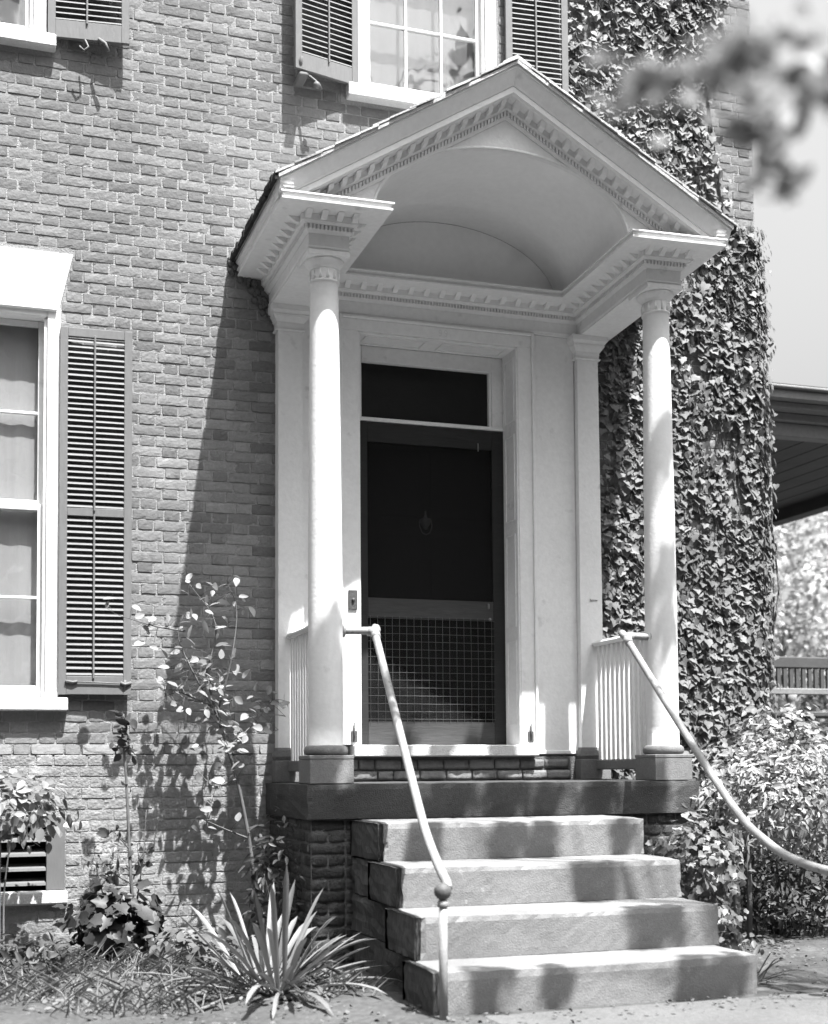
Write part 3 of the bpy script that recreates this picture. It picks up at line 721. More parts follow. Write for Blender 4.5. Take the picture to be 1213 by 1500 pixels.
for sg in (-1, 1):
    rake(rk, sg, 0.0, .016, -1.392, -1.392, -1.25); rake(rk, sg, .0165, .095, -1.388, -1.338, -1.25)
    rake(rk, sg, .0955, .108, -1.338, -1.332, -1.25, 1.53); rake(rk, sg, .1085, .150, -1.326, -1.326, -1.25, 1.50); rake(rk, sg, .1505, .158, -1.32, -1.31, -1.19, 1.47)
    rake(rk, sg, .1585, .20, -1.222, -1.222, -1.1855, 1.42); rake(rk, sg, .2005, .212, -1.222, -1.212, -1.1855, 1.40); rake(rk, sg, .2125, .246, -1.198, -1.198, -1.1855, 1.38); rake(rk, sg, .2465, .266, -1.205, -1.196, -1.1855, 1.36)
    nn = 58
    for i in range(nn):
        x = .012 + i*.0232
        if arch(XG + sg*x) > Zr(XG + sg*x) - .212: continue
        xm = XG + sg*x; h = .0065
        c = [(xm-h, -1.214, Zr(xm-h)-.2455), (xm+h, -1.214, Zr(xm+h)-.2455), (xm+h, -1.1985, Zr(xm+h)-.2455), (xm-h, -1.1985, Zr(xm-h)-.2455),
             (xm-h, -1.214, Zr(xm-h)-.213), (xm+h, -1.214, Zr(xm+h)-.213), (xm+h, -1.1985, Zr(xm+h)-.213), (xm-h, -1.1985, Zr(xm-h)-.213)]
        rd.quadhex(c)
    for i in range(15):
        x = .05 + i*.09; xm = XG + sg*x; h = .017
        m_ = MB()
        m_.quadhex([(xm-h, -1.27, Zr(xm-h)-.190), (xm+h, -1.27, Zr(xm+h)-.190), (xm+h, -1.2225, Zr(xm+h)-.199), (xm-h, -1.2225, Zr(xm-h)-.199),
                    (xm-h, -1.295, Zr(xm-h)-.159), (xm+h, -1.295, Zr(xm+h)-.159), (xm+h, -1.2225, Zr(xm+h)-.159), (xm-h, -1.2225, Zr(xm-h)-.159)])
        part('modillion', m_, M['white'], porch)
part('raking_cornice', rk, M['white'], porch)
part('raking_dentils', rd, M['white'], porch, kind='stuff')
# roof deck and shingles
rf = MB()
for sg in (-1, 1): rake(rf, sg, -.022, -.001, -1.407, -1.405, -.003, HB + .012)
roof = part('roof', rf, M['shingle'], porch)
for sg in (-1, 1):
    fl = MB(); xa = XG + sg*(HB + .018)
    for q in range(26):
        y0 = -1.40 + q*.0535; dx = random.uniform(0, .02); fl.box(min(xa, xa+sg*(.012+dx)), max(xa, xa+sg*(.012+dx)), y0, y0+.053, ZE - .012 - random.uniform(0, .012), ZE + .03)
    part('eave_edge', fl, M['tar'], roof)
for sg in (-1, 1):
    nrow = 13; wid = 1.80/nrow
    for r in range(nrow):
        d0 = r*(HB + .02)/nrow                        # horizontal distance from the ridge of the course's upper edge
        y = -1.41
        while y < -.01:
            wy = random.uniform(.11, .17); y1 = min(y + wy, -.004)
            xa = max(d0 - .03, 0.0); xb = d0 + (HB + .02)/nrow + .012 + random.uniform(-.006, .008)
            lift = .024 + .003*(r % 2) + random.uniform(0, .004); th = .011 + random.uniform(0, .004)
            yo = random.uniform(-.012, .006) if y < -1.4 else 0
            s = MB(); za, zb = ZA - SL*xa + lift, ZA - SL*xb + lift + .009
            A = (XG + sg*xa, XG + sg*xb)
            c = [(A[0], y+yo, za), (A[1], y+yo, zb), (A[1], y1-.003, zb), (A[0], y1-.003, za), (A[0], y+yo, za+th), (A[1], y+yo, zb+th), (A[1], y1-.003, zb+th), (A[0], y1-.003, za+th)]
            if sg < 0: c = [c[1], c[0], c[3], c[2], c[5], c[4], c[7], c[6]]
            s.quadhex(c); part('shingle', s, M['shingle'], roof); y = y1
b = MB()
for sg in (-1, 1):
    xa, xb = 0.0, .10
    c = [(XG, -1.40, ZA+.045), (XG + sg*xb, -1.40, ZA+.045-SL*xb), (XG + sg*xb, -.004, ZA+.045-SL*xb), (XG, -.004, ZA+.045), (XG, -1.40, ZA+.062), (XG + sg*xb, -1.40, ZA+.062-SL*xb), (XG + sg*xb, -.004, ZA+.062-SL*xb), (XG, -.004, ZA+.062)]
    if sg < 0: c = [c[1], c[0], c[3], c[2], c[5], c[4], c[7], c[6]]
    b.quadhex(c)
part('ridge_board', b, M['shingle'], roof)
WARP = None
# ragged pointing under the left eave where the cornice meets the wall
b = MB()
for i in range(46):
    t = i/45; x = -1.60 + .30*t + random.uniform(-.03, .03); z = 3.56 - .36*t + random.uniform(-.03, .05)
    s_ = random.uniform(.012, .03); b.sphere((x, -.012, z), s_, 7, 5)
part('ragged_mortar', b, M['mortar_dark'], porch, kind='stuff')

# side railings
def railing(x, y0, y1, lab):
    b = MB(); vs = []
    b.box(x-.034, x+.034, y0, y1, .905, .945, bev=.014)
    t = thing('porch_railing', lab, 'railing', (x, (y0+y1)/2, -.09), 'side railings of the porch')
    part('top_rail', b, M['column'], t); fbox('bottom_rail', M['plinth'], t, x-.03, x+.03, y0+.03, y1-.05, -.016, .056, bev=.006)
    n = 11
    for i in range(n):
        y = y0 + .055 + (y1-y0-.12)*i/(n-1); q = MB(); q.box(x-.011, x+.011, y-.017, y+.017, .0565, .9045, bev=.004); part('baluster', q, M['column'], t)
railing(-1.20, -.93, -.10, 'white baluster railing between the left column and its pilaster')
railing(1.155, -.93, -.10, 'white baluster railing between the right column and its pilaster')

# ------------------------------------------------------------------ steps and handrails
steps = thing('stone_steps', 'worn flight of four grey stone steps rising to the porch', 'steps', (-.25, -2.1, -GZ))
FR = (-1.205, -1.78, -2.21, -2.61, -2.985)
for k, (top, yf, xl) in enumerate(((-.309, -1.78, -1.075), (-.531, -2.21, -1.11), (-.755, -2.61, -1.145), (-.980, -2.985, -1.18))):
    bt = (-.531, -.755, -.980, -1.26)[k]
    yb = -1.205 if k == 0 else FR[k] + .10
    part('step', rough_block(xl, .625 - .004*k, yf, yb, bt + .0015, top, 20+k, amp=.003, left_amp=.008, r=.016, wear=.010), M['stone'], steps)
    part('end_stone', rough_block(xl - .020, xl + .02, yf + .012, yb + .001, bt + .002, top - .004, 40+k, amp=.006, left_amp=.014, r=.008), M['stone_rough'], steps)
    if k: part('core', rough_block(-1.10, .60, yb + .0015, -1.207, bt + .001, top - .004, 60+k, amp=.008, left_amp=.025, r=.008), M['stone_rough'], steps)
def smooth_path(pts, n=8):
    P = [Vector(p) for p in pts]; P = [P[0]*2 - P[1]] + P + [P[-1]*2 - P[-2]]; out = []
    for i in range(1, len(P)-2):
        for k in range(n):
            t = k/n; a, b2, c, d = P[i-1], P[i], P[i+1], P[i+2]
            out.append(.5*((2*b2) + (c-a)*t + (2*a-5*b2+4*c-d)*t*t + (3*b2-a-3*c+d)*t*t*t))
    out.append(P[-2]); return out
def handrail(name, lab, pts, flange, post=None):
    t = thing(name, lab, 'handrail', (pts[-1][0], pts[-1][1], -GZ), 'iron pipe handrails of the steps')
    b = MB(); b.tube(smooth_path(pts), .024, 14); part('rail', b, M['pipe'], t)
    e = MB(); i = Vector(pts[1]); d0 = (Vector(pts[0]) - i).normalized(); e.tube([i + d0*.05, i + d0*.01], .030, 14); d1 = (Vector(pts[2]) - i).normalized(); e.tube([i + d1*.03, i + d1*.075], .030, 14); e.sphere(tuple(i + (d0+d1)*.012), .031, 12, 8); part('elbow', e, M['pipe'], t)
    f = MB(); f.tube([Vector(flange[0]), Vector(flange[1])], .045, 16); part('flange', f, M['pipe'], t)
    if post:
        px, py, zb = post; p = MB(); p.tube([(px, py, -1.24), (px, py, zb - .04)], .021, 14); p.lathe(px, py, [(.021, zb-.075), (.027, zb-.07), (.027, zb-.05), (.021, zb-.045)], 14); part('post', p, M['pipe'], t)
        s = MB(); s.sphere((px, py, zb), .042, 18, 12); part('finial_ball', s, M['ball'], t)
handrail('iron_handrail', 'left pipe handrail ending at a thin post with a dark ball',
         [(-1.09, -1.03, .875), (-.872, -1.03, .875), (-.885, -1.10, .82), (-1.03, -2.22, -.10), (-1.10, -2.62, -.34), (-1.14, -2.92, -.49), (-1.145, -3.02, -.545), (-1.15, -3.05, -.575)], ((-1.095, -1.03, .875), (-1.078, -1.03, .875)), (-1.185, -3.08, -.585))
handrail('iron_handrail', 'right pipe handrail sweeping down to the lower right corner',
         [(1.09, -1.03, .888), (.912, -1.03, .888), (.912, -1.10, .82), (.905, -2.22, -.16), (.90, -2.65, -.42), (.90, -3.0, -.52), (.93, -3.35, -.56)], ((1.10, -1.03, .888), (1.082, -1.03, .888)), (.94, -3.4, -.58))

# ------------------------------------------------------------------ foliage helpers
IVY = [(0,.02),(.26,-.12),(.50,.04),(.45,.26),(.48,.50),(.25,.64),(0,1.0),(-.25,.64),(-.48,.50),(-.45,.26),(-.50,.04),(-.26,-.12)]
OVATE = [(0,0),(.2,.12),(.31,.36),(.28,.6),(.14,.84),(0,1.0),(-.14,.84),(-.28,.6),(-.31,.36),(-.2,.12)]
LANCE = [(0,0),(.13,.18),(.18,.45),(.11,.75),(0,1.0),(-.11,.75),(-.18,.45),(-.13,.18)]
def leaf_faces(shape):
    n = len(shape); return [(0, i, i+1) for i in range(1, n)] + [(0, n, 1)] if False else [(n, i, (i+1) % n) for i in range(n)]
def leaf_verts(shape, fold=.12, curl=.18):
    vs = [(x, y, fold*abs(x)*1.2 - curl*y*y) for x, y in shape]; vs.append((0, .38, -.02 - curl*.14)); return np.array(vs)
def frames(normals, tips):
    n = normals/np.linalg.norm(normals, axis=1, keepdims=True); t = tips - n*np.sum(tips*n, axis=1, keepdims=True); t /= np.linalg.norm(t, axis=1, keepdims=True) + 1e-9
    r = np.cross(t, n); return r, t, n
def cloud_mesh(name, shape, pos, normals, tips, sizes, m, fold=.12, curl=.18):
    lv = leaf_verts(shape, fold, curl); lf = np.array(leaf_faces(shape)); r, t, n = frames(normals, tips)
    V = pos[:, None, :] + sizes[:, None, None]*(lv[None, :, 0:1]*r[:, None, :] + lv[None, :, 1:2]*t[:, None, :] + lv[None, :, 2:3]*n[:, None, :])
    k = len(lv); F = (lf[None] + (np.arange(len(pos))*k)[:, None, None]).reshape(-1, 3)
    me = bpy.data.meshes.new(name); me.vertices.add(len(pos)*k); me.vertices.foreach_set('co', V.reshape(-1).astype(np.float32))
    me.loops.add(F.size); me.loops.foreach_set('vertex_index', F.reshape(-1).astype(np.int32)); me.polygons.add(len(F))
    me.polygons.foreach_set('loop_start', np.arange(0, F.size, 3, dtype=np.int32)); me.materials.append(m); me.update(calc_edges=True); me.validate(); return me
LEAFPOOL = {}
def leaf_object(parent, shape_name, p, nrm, tip, size, m):
    key = (shape_name, m.name)
    if key not in LEAFPOOL:
        shp = dict(ivy=IVY, ovate=OVATE, lance=LANCE)[shape_name]
        LEAFPOOL[key] = [cloud_mesh('leaf', shp, np.zeros((1, 3)), np.array([[0, 0, 1.]]), np.array([[0, 1., 0]]), np.ones(1), m, *fc) for fc in ((.12, .18), (.25, .1), (.05, .3))]
    n = Vector(nrm).normalized(); t = (Vector(tip) - n*Vector(tip).dot(n)).normalized(); r = t.cross(n)
    mx = Matrix(((r.x*size, t.x*size, n.x*size, p[0]), (r.y*size, t.y*size, n.y*size, p[1]), (r.z*size, t.z*size, n.z*size, p[2]), (0, 0, 0, 1)))
    return put('leaf', random.choice(LEAFPOOL[key]), parent, mx)
def inside(poly, x, z):
    c = False; n = len(poly)
    for i in range(n):
        (x1, z1), (x2, z2) = poly[i], poly[(i+1) % n]
        if (z1 > z) != (z2 > z) and x < (x2-x1)*(z-z1)/(z2-z1) + x1: c = not c
    return c
def nz2(x, z, s=1.0): return math.sin(x*2.9*s+1.3)*math.sin(z*2.3*s+.7) + .6*math.sin(x*6.1*s-z*4.7*s) + .4*math.sin(x*11*s+z*9*s+2)
def rnd(n, s=1.0): return rng.normal(0, s, (n, 3))

# ------------------------------------------------------------------ ivy on the wall
def ivy(lab, poly, holes, n, base, leaf_n, thick=.085):
    t = thing('ivy', lab, 'ivy', base)
    P, Nn, T, S = [], [], [], []
    tries = 0
    xs = [p[0] for p in poly]; zs = [p[1] for p in poly]
    while len(P) < n and tries < n*8:
        tries += 1
        x = random.uniform(min(xs), max(xs)); z = random.uniform(min(zs), max(zs))
        jx, jz = x + random.gauss(0, .07), z + random.gauss(0, .08)
        if not inside(poly, jx, jz): continue
        v = nz2(x, z)
        if v < -1.05 and random.random() < .75: continue
        if any(((jx-hx)/rx)**2 + ((jz-hz)/rz)**2 < 1 for hx, hz, rx, rz in holes): continue
        y = -.012 - thick*(0.35 + .35*(v+1)/2)*random.random()**.7
        if z < .13: y -= .035
        nrm = (0 + random.gauss(0, .45), -1.0, .45 + random.gauss(0, .5))
        if x > 2.66: nrm = (.6 + random.gauss(0, .4), -.6, .4); y += random.random()*.2 if x > 2.75 else 0
        P.append((x, y, z)); Nn.append(nrm); T.append((random.gauss(0, .55), 0, -1)); S.append(random.choice((.028, .038, .046, .054, .062, .074))*random.uniform(.8, 1.2))
    idx = sorted(range(len(P)), key=lambda i: P[i][1] - S[i]*1.5)[:leaf_n]
    for i in idx: leaf_object(t, 'ivy', P[i], Nn[i], T[i], S[i], M['ivy'])
    keep = np.array(sorted(set(range(len(P))) - set(idx)))
    A = lambda q: np.array(q, float)[keep]
    part('foliage', cloud_mesh('foliage', IVY, A(P), A(Nn), A(T), A(S), M['ivy']), None, t, kind='stuff')
    st = MB()
    for k in range(34):
        x = random.uniform(min(xs)+.1, max(xs)-.15); z = min(zs); pts = []
        for q in range(14):
            zz = z + (max(zs)-min(zs))*q/13; pts.append((x + .09*math.sin(q*.9+k) + .015*k*math.sin(q*.3), -.018, zz))
        pts = [p for p in pts if inside(poly, p[0], p[2])]
        if len(pts) > 3: st.tube(pts, random.uniform(.005, .012), 5, .003)
    part('stem', st, M['bark'], t)
    return t
low_poly = [(1.19,3.3),(1.5,3.9),(2.1,4.15),(2.34,4.30),(2.70,4.36),(2.80,4.0),(2.83,3.4),(2.80,3.0),(2.84,2.5),(2.80,2.0),(2.84,1.4),(2.76,.9),(2.72,.2),(2.6,-.5),(2.4,-1.1),(1.36,-1.1),(1.30,-.3),(1.17,.0),(1.16,.9),(1.22,1.6),(1.27,2.0),(1.20,2.5)]
ivy('dense ivy covering the lower wall right of the porch up to the corner', low_poly,
    [(2.11,3.14,.17,.19),(2.30,2.60,.25,.18),(2.0,3.9,.16,.20),(2.52,2.2,.10,.12),(1.30,2.45,.12,.26),(1.26,1.15,.08,.12)], 15000, (2.0, -.05, -GZ), 300)
up_poly = [(1.05,6.6),(2.3,6.6),(2.36,6.1),(2.25,5.72),(2.13,5.48),(2.17,5.04),(2.29,4.72),(2.45,4.25),(1.9,4.3),(1.2,4.6),(1.03,5.0)]
ivy('ivy on the upper wall between the porch gable and the house corner', up_poly, [(1.45,5.60,.13,.16),(2.02,4.55,.12,.12),(1.3,6.0,.08,.1)], 7500, (1.7, -.05, 4.3), 300)

# ------------------------------------------------------------------ plants along the wall
def sapling(lab, stem, twigs, shape, m, leaf_rng, per, up=.5, spread=.07, base_r=.014):
    t = thing('sapling', lab, 'sapling', (stem[0][0], stem[0][1], -GZ))
    b = MB(); b.tube(smooth_path(stem, 6), base_r, 8, base_r*.35)
    for tw in twigs: b.tube(smooth_path(tw, 5), base_r*.4, 6, .0018)
    part('trunk', b, M['stemw'], t)
    pt = MB()
    for tw, k in per:
        pts = smooth_path(tw, 8)
        for _ in range(k):
            p = random.choice(pts) + Vector((random.gauss(0, spread), random.gauss(0, spread), random.gauss(0, spread*.8)))
            leaf_object(t, shape, p, (random.gauss(0, .7), -.45 + random.gauss(0, .5), up + random.gauss(0, .5)), (random.gauss(0, 1), random.gauss(0, .5), random.gauss(0, .6)), random.uniform(*leaf_rng), m); q = min(pts, key=lambda c: (c - p).length); pt.tube([q, (q + p)/2 + Vector((0, 0, .006)), p], .0016, 4)
    part('twigs', pt, M['stemw'], t, kind='stuff'); return t
s1 = [(-2.30,-.5,-1.22), (-2.33,-.5,-.85), (-2.35,-.5,-.52), (-2.37,-.5,-.1), (-2.39,-.5,.18), (-2.39,-.5,.36)]
tw1 = [[(-2.35,-.5,-.50), (-2.42,-.53,-.42), (-2.48,-.55,-.36)], [(-2.34,-.5,-.62), (-2.27,-.52,-.55), (-2.22,-.52,-.50)], [(-2.33,-.5,-.98), (-2.27,-.5,-.6), (-2.245,-.5,-.25)], [(-2.34,-.5,-.72), (-2.43,-.52,-.66), (-2.50,-.53,-.60)]]
sapling('slim sapling with dark oval leaves standing left of the shutter shadow', s1, tw1, 'ovate', M['leaf_dark'], (.045, .085),
        [(s1[3:], 26), (tw1[0], 12), (tw1[1], 12), (tw1[2], 7), (tw1[3], 12), (s1[4:], 14)], .2, .035)
s2 = [(-1.478,-0.40,-1.187), (-1.508,-0.40,-0.860), (-1.559,-0.40,-0.455), (-1.640,-0.40,-0.060), (-1.772,-0.40,0.364), (-1.843,-0.40,0.627)]
tw2 = [[(-1.772,-0.40,0.364), (-1.933,-0.45,0.627), (-2.034,-0.45,0.860), (-2.004,-0.45,1.012)], [(-1.772,-0.40,0.364), (-1.680,-0.42,0.729), (-1.640,-0.40,1.062), (-1.701,-0.40,1.235)], [(-1.701,-0.40,0.142), (-1.528,-0.40,0.304), (-1.397,-0.40,0.465)],
       [(-1.781,-0.40,0.405), (-2.004,-0.40,0.506), (-2.105,-0.40,0.485)], [(-1.640,-0.40,-0.060), (-1.802,-0.45,-0.101), (-1.933,-0.45,0.020)], [(-1.559,-0.40,-0.455), (-1.731,-0.42,-0.384), (-1.903,-0.42,-0.304)], [(-1.843,-0.40,0.627), (-1.781,-0.40,0.961), (-1.963,-0.40,1.235)], [(-1.984,-0.40,0.911), (-2.186,-0.40,0.941), (-2.439,-0.40,1.012)]]
sapling('tall leafy shrub with pale leaves in front of the porch shadow', s2, tw2, 'ovate', M['leaf_bright'], (.04, .095),
        [(tw2[0], 44), (tw2[1], 32), (tw2[2], 44), (tw2[3], 36), (tw2[4], 12), (tw2[5], 8), (tw2[6], 28), (tw2[7], 14), (s2[3:], 56)], .7, .075, .018)
def bush(name, lab, cat, c, rad, n, shape, m, size, leaf_n=120, stems=6, flat=.0, up=.6, shell=.5):
    t = thing(name, lab, cat, (c[0], c[1], -GZ))
    d = rng.normal(0, 1, (n, 3)); d /= np.linalg.norm(d, axis=1, keepdims=True); rr = (shell + (1-shell)*rng.random(n)**.5)[:, None]
    lump = np.array([1 + .25*nz2(q[0]*2+c[0], q[2]*2+q[1]) for q in d])[:, None]
    P = np.array(c) + d*rr*lump*np.array(rad); P[:, 2] = np.maximum(P[:, 2], -1.19)
    Nn = d*.7 + np.array([0, -.25, up]) + rnd(n, .4); T = d*.4 + rnd(n, .7) + np.array([0, 0, -.3]); S = rng.uniform(size[0], size[1], n)
    front = np.argsort(P[:, 1])[:leaf_n]; fs_ = set(front.tolist())
    for i in front: leaf_object(t, shape, P[i], Nn[i], T[i], float(S[i]), m)
    k = np.array([i for i in range(n) if i not in fs_])
    if len(k): part('foliage', cloud_mesh('foliage', dict(ivy=IVY, ovate=OVATE, lance=LANCE)[shape], P[k], Nn[k], T[k], S[k], m), None, t, kind='stuff')
    b = MB()
    for s_ in range(stems):
        a = random.uniform(0, 6.28); e = (c[0] + rad[0]*.6*math.cos(a), c[1] + rad[1]*.6*math.sin(a), c[2] + rad[2]*.5*random.random())
        b.tube(smooth_path([(c[0] + .08*math.cos(a), c[1] + .08*math.sin(a), -1.22), (c[0]+.3*(e[0]-c[0]), c[1]+.3*(e[1]-c[1]), (c[2]-1.2)/2), e], 5), .008, 6, .003)
    part('stem', b, M['stemw'], t); return t
bush('shrub', 'pale leaved shrub in front of the basement vent', 'shrub', (-3.14, -.5, -.22), (.45, .2, .22), 420, 'ovate', M['leaf'], (.05, .10), 200, 3)
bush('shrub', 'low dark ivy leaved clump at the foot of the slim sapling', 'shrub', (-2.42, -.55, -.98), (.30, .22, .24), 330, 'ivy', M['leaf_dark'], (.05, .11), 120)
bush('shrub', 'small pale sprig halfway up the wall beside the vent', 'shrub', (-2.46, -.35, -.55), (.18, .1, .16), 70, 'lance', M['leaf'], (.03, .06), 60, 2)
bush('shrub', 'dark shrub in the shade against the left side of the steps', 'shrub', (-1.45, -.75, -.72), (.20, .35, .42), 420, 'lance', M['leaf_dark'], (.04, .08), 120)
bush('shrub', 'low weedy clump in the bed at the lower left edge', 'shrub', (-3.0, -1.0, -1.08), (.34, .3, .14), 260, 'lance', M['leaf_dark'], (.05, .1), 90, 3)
bush('shrub', 'low broad leaved weeds between the dark clump and the yucca', 'shrub', (-2.02, -.85, -1.1), (.3, .3, .13), 240, 'ovate', M['grass'], (.04, .09), 90, 3)
# right side: shrub mass, trailing ivy, small bladed plant
bush('shrub', 'large sunlit shrub filling the lower right corner behind the handrail', 'shrub', (2.1, -1.15, -.22), (.68, .62, .42), 3600, 'lance', M['leaf'], (.04, .085), 260, 4, shell=.45)
bush('shrub', 'dense leafy mass at the foot of the ivy wall near the corner', 'shrub', (2.42, -.55, .06), (.38, .4, .40), 1200, 'ovate', M['leaf'], (.04, .075), 200, 8, shell=.5)
bush('ground_ivy', 'bright ivy tumbling over the right end of the upper steps', 'ivy', (1.05, -1.62, -.62), (.30, .30, .30), 900, 'ivy', M['leaf'], (.035, .065), 280, 4, shell=.55)
bush('ground_ivy', 'small bright tuft of ivy at the right end of the third step', 'ivy', (.80, -2.25, -.92), (.14, .18, .14), 260, 'ivy', M['leaf'], (.03, .055), 120, 3, shell=.4)
bush('shrub', 'filler leaves coloured dark for the shade under the big right hand shrub', 'shrub', (2.25, -1.0, -.85), (.75, .5, .36), 2200, 'lance', M['leaf_dark'], (.04, .08), 160, 5)  # dark leaf grey paints the hollow's shade
t = thing('wooden_frame', 'weathered wooden stake frame below the handrail at the right', 'frame', (1.7, -1.25, -GZ))
for px, r0 in ((1.585, .026), (1.69, .02)):
    b = MB(); b.tube([(px, -1.25, -1.24), (px+.01, -1.25, -.8), (px-.005, -1.25, -.42)], r0, 8, r0*.8); part('post', b, M['stemw'], t)
fbox('crossbar', M['stemw'], t, 1.55, 2.2, -1.24, -1.20, -.50, -.435, bev=.004)

def blade_plant(name, lab, cat, c, n, L, wd, m, elev, seed, bend=.25, az=(0, 6.283)):
    rg = random.Random(seed); t = thing(name, lab, cat, (c[0], c[1], -GZ))
    for i in range(n):
        a = rg.uniform(*az); el = math.radians(rg.uniform(*elev)); ln = rg.uniform(.55, 1.0)*L; w0 = wd*rg.uniform(.7, 1.2)
        d = Vector((math.cos(a)*math.cos(el), math.sin(a)*math.cos(el), math.sin(el))); side = Vector((-math.sin(a), math.cos(a), 0)); b = MB(); vs = []; K = 7
        bd = bend*rg.uniform(.2, 1.3); p = Vector((c[0] + wd*rg.uniform(1, 5)*math.cos(a + .6), c[1] + wd*rg.uniform(1, 4)*math.sin(a + .6), c[2]))
        for k in range(K+1):
            s_ = k/K; q = p + d*ln*s_ + Vector((0, 0, -bd*ln*s_*s_*s_)); ww = w0*(.55 + 1.4*s_*(1-s_)**.6 if s_ < 1 else 0)*(1 if s_ < .999 else 0); up = side.cross(d)
            vs += [q - side*ww*.5 + up*ww*.18*-1, q + up*ww*.12, q + side*ww*.5 - up*ww*.18]
        vs = [(v.x, v.y, max(v.z, -1.19)) for v in vs]
        b.add(vs, [(3*k+j, 3*k+j+1, 3*k+j+4, 3*k+j+3) for k in range(K) for j in (0, 1)], True); part('leaf', b, m, t)
    return t
blade_plant('yucca', 'spiky yucca with long sword leaves left of the steps', 'yucca', (-1.78, -2.05, -1.19), 70, .78, .03, M['yucca'], (6, 74), 5, .2)
blade_plant('lily_clump', 'small clump of narrow strap leaves right of the bottom step', 'plant', (.78, -2.62, -1.19), 12, .34, .022, M['grass'], (15, 65), 8, .3, (-1.2, 1.4))
bush('shrub', 'little round leaved seedling beside the strap leaf clump', 'shrub', (.92, -2.4, -1.02), (.14, .12, .08), 40, 'ovate', M['leaf'], (.035, .06), 40, 3)
# grass in the bed
n = 3200; P = np.stack([rng.uniform(-3.4, -1.3, n), rng.uniform(-2.5, -.4, n), np.full(n, -1.205)], 1); tuft = np.array([nz2(q[0]*1.7, q[1]*2.2) for q in P]); P = P[tuft > rng.uniform(-.9, .9, n)]
n = len(P); a = rng.uniform(0, 6.28, n); Nn = np.stack([np.cos(a), np.sin(a), .4*np.ones(n)], 1); T = np.stack([rng.normal(0, .28, n), rng.normal(0, .28, n), np.ones(n)], 1); S = rng.uniform(.05, .24, n)
BLADE = [(.02,0),(.022,.5),(.009,.85),(0,1.0),(-.009,.85),(-.022,.5),(-.02,0)]
gr = bpy.data.objects.new('grass', cloud_mesh('grass', BLADE, P, Nn, T, S, M['grass'], .1, .6)); COL.objects.link(gr); gr['kind'] = 'stuff'; gr['label'] = 'tufts of grass and weeds along the foot of the wall'; gr['category'] = 'grass'

n = 900; P = np.stack([rng.uniform(-3.5, -1.25, n), rng.uniform(-2.4, -.1, n), np.full(n, -1.165)], 1); lt = bpy.data.objects.new('leaf_litter', cloud_mesh('leaf_litter', OVATE, P, rnd(n, .35) + np.array([0, 0, 1.]), rnd(n, 1), rng.uniform(.025, .07, n), M['grass'])); COL.objects.link(lt); lt['kind'] = 'stuff'; lt['label'] = 'fallen leaves and low weeds on the bed by the wall'; lt['category'] = 'leaf litter'
n = 3500; P = np.stack([rng.uniform(-3.6, 2.0, n), rng.uniform(-4.0, -.2, n), np.full(n, -1.172)], 1); P = P[(P[:, 0] < -1.2) | (P[:, 1] < -3.05) | (P[:, 0] > .68)]; n = len(P); P[:, 2] -= np.where(P[:, 1] < -3.4, .03, .0)
PEB = [(math.cos(k*1.047)*.5, math.sin(k*1.047)*.5 + .4) for k in range(6)]
gv = bpy.data.objects.new('gravel', cloud_mesh('gravel', PEB, P, rnd(n, .3) + np.array([0, 0, 1.]), rnd(n, 1), rng.uniform(.006, .03, n), M['path'], -.5, -.2)); COL.objects.link(gv); gv['kind'] = 'stuff'; gv['label'] = 'small stones scattered over the bed and path'; gv['category'] = 'gravel'
# ------------------------------------------------------------------ side porch, far trees
sp = thing('side_porch', 'dark side porch behind the house corner with wide eaves and board ceiling', 'porch', (4.6, 3.5, -GZ))
b = MB()
for (z0, z1, y) in ((3.470, 3.50, 1.18), (3.380, 3.4695, 1.22), (3.315, 3.3795, 1.30), (3.235, 3.3145, 1.42), (3.10, 3.2345, 1.47)): b.box(2.72, 6.9, y, 1.6, z0, z1, bev=.01)
part('cornice', b, M['porchtrim'], sp)
b = MB(); b.box(6.3, 6.5, 1.62, 8.5, 3.06, 3.3); b.box(2.72, 6.29, 8.3, 8.5, 3.06, 3.3); part('beam', b, M['porchdark'], sp)
for i in range(24): fbox('ceiling_board', M['porchdark'], sp, 2.73 + i*.1485, 2.73 + i*.1485 + .145, 1.62, 8.28, 3.20 + .004*(i % 2), 3.23, bev=.004)
b = MB(); b.quadhex([(2.72,1.19,3.5005),(6.92,1.19,3.5005),(6.92,8.7,3.5005),(2.72,8.7,3.5005),(2.72,1.22,3.52),(6.9,1.22,3.52),(6.9,8.6,4.06),(2.72,8.6,4.06)]); part('roof', b, M['tar'], sp)
fbox('floor', M['porchdark'], sp, 2.73, 6.6, 1.5, 8.5, -.05, .05)
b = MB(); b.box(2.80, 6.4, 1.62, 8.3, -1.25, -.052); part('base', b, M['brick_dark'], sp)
for py in (1.6, 8.3):
    b = MB(); b.lathe(6.4, py, [(.12, .052), (.12, .15), (.09, .17), (.075, 3.0), (.11, 3.03), (.11, 3.058)], 20); part('post', b, M['porchdark'], sp)
t = thing('slatted_bench', 'dark high backed slatted bench on the side porch', 'bench', (4.3, 2.2, .05))
fbox('top_rail', M['porchdark'], t, 3.6, 5.3, 2.0, 2.05, .96, 1.072, bev=.01); fbox('back_rail', M['porchtrim'], t, 3.6, 5.3, 1.995, 2.055, .70, .762, bev=.008)
for i in range(24): fbox('slat', M['porchdark'], t, 3.62 + i*.0715, 3.62 + i*.0715 + .04, 2.008, 2.035, .7625, .9595, bev=.003)
fbox('seat', M['porchdark'], t, 3.6, 5.3, 1.7, 2.1, .47, .52, bev=.01)
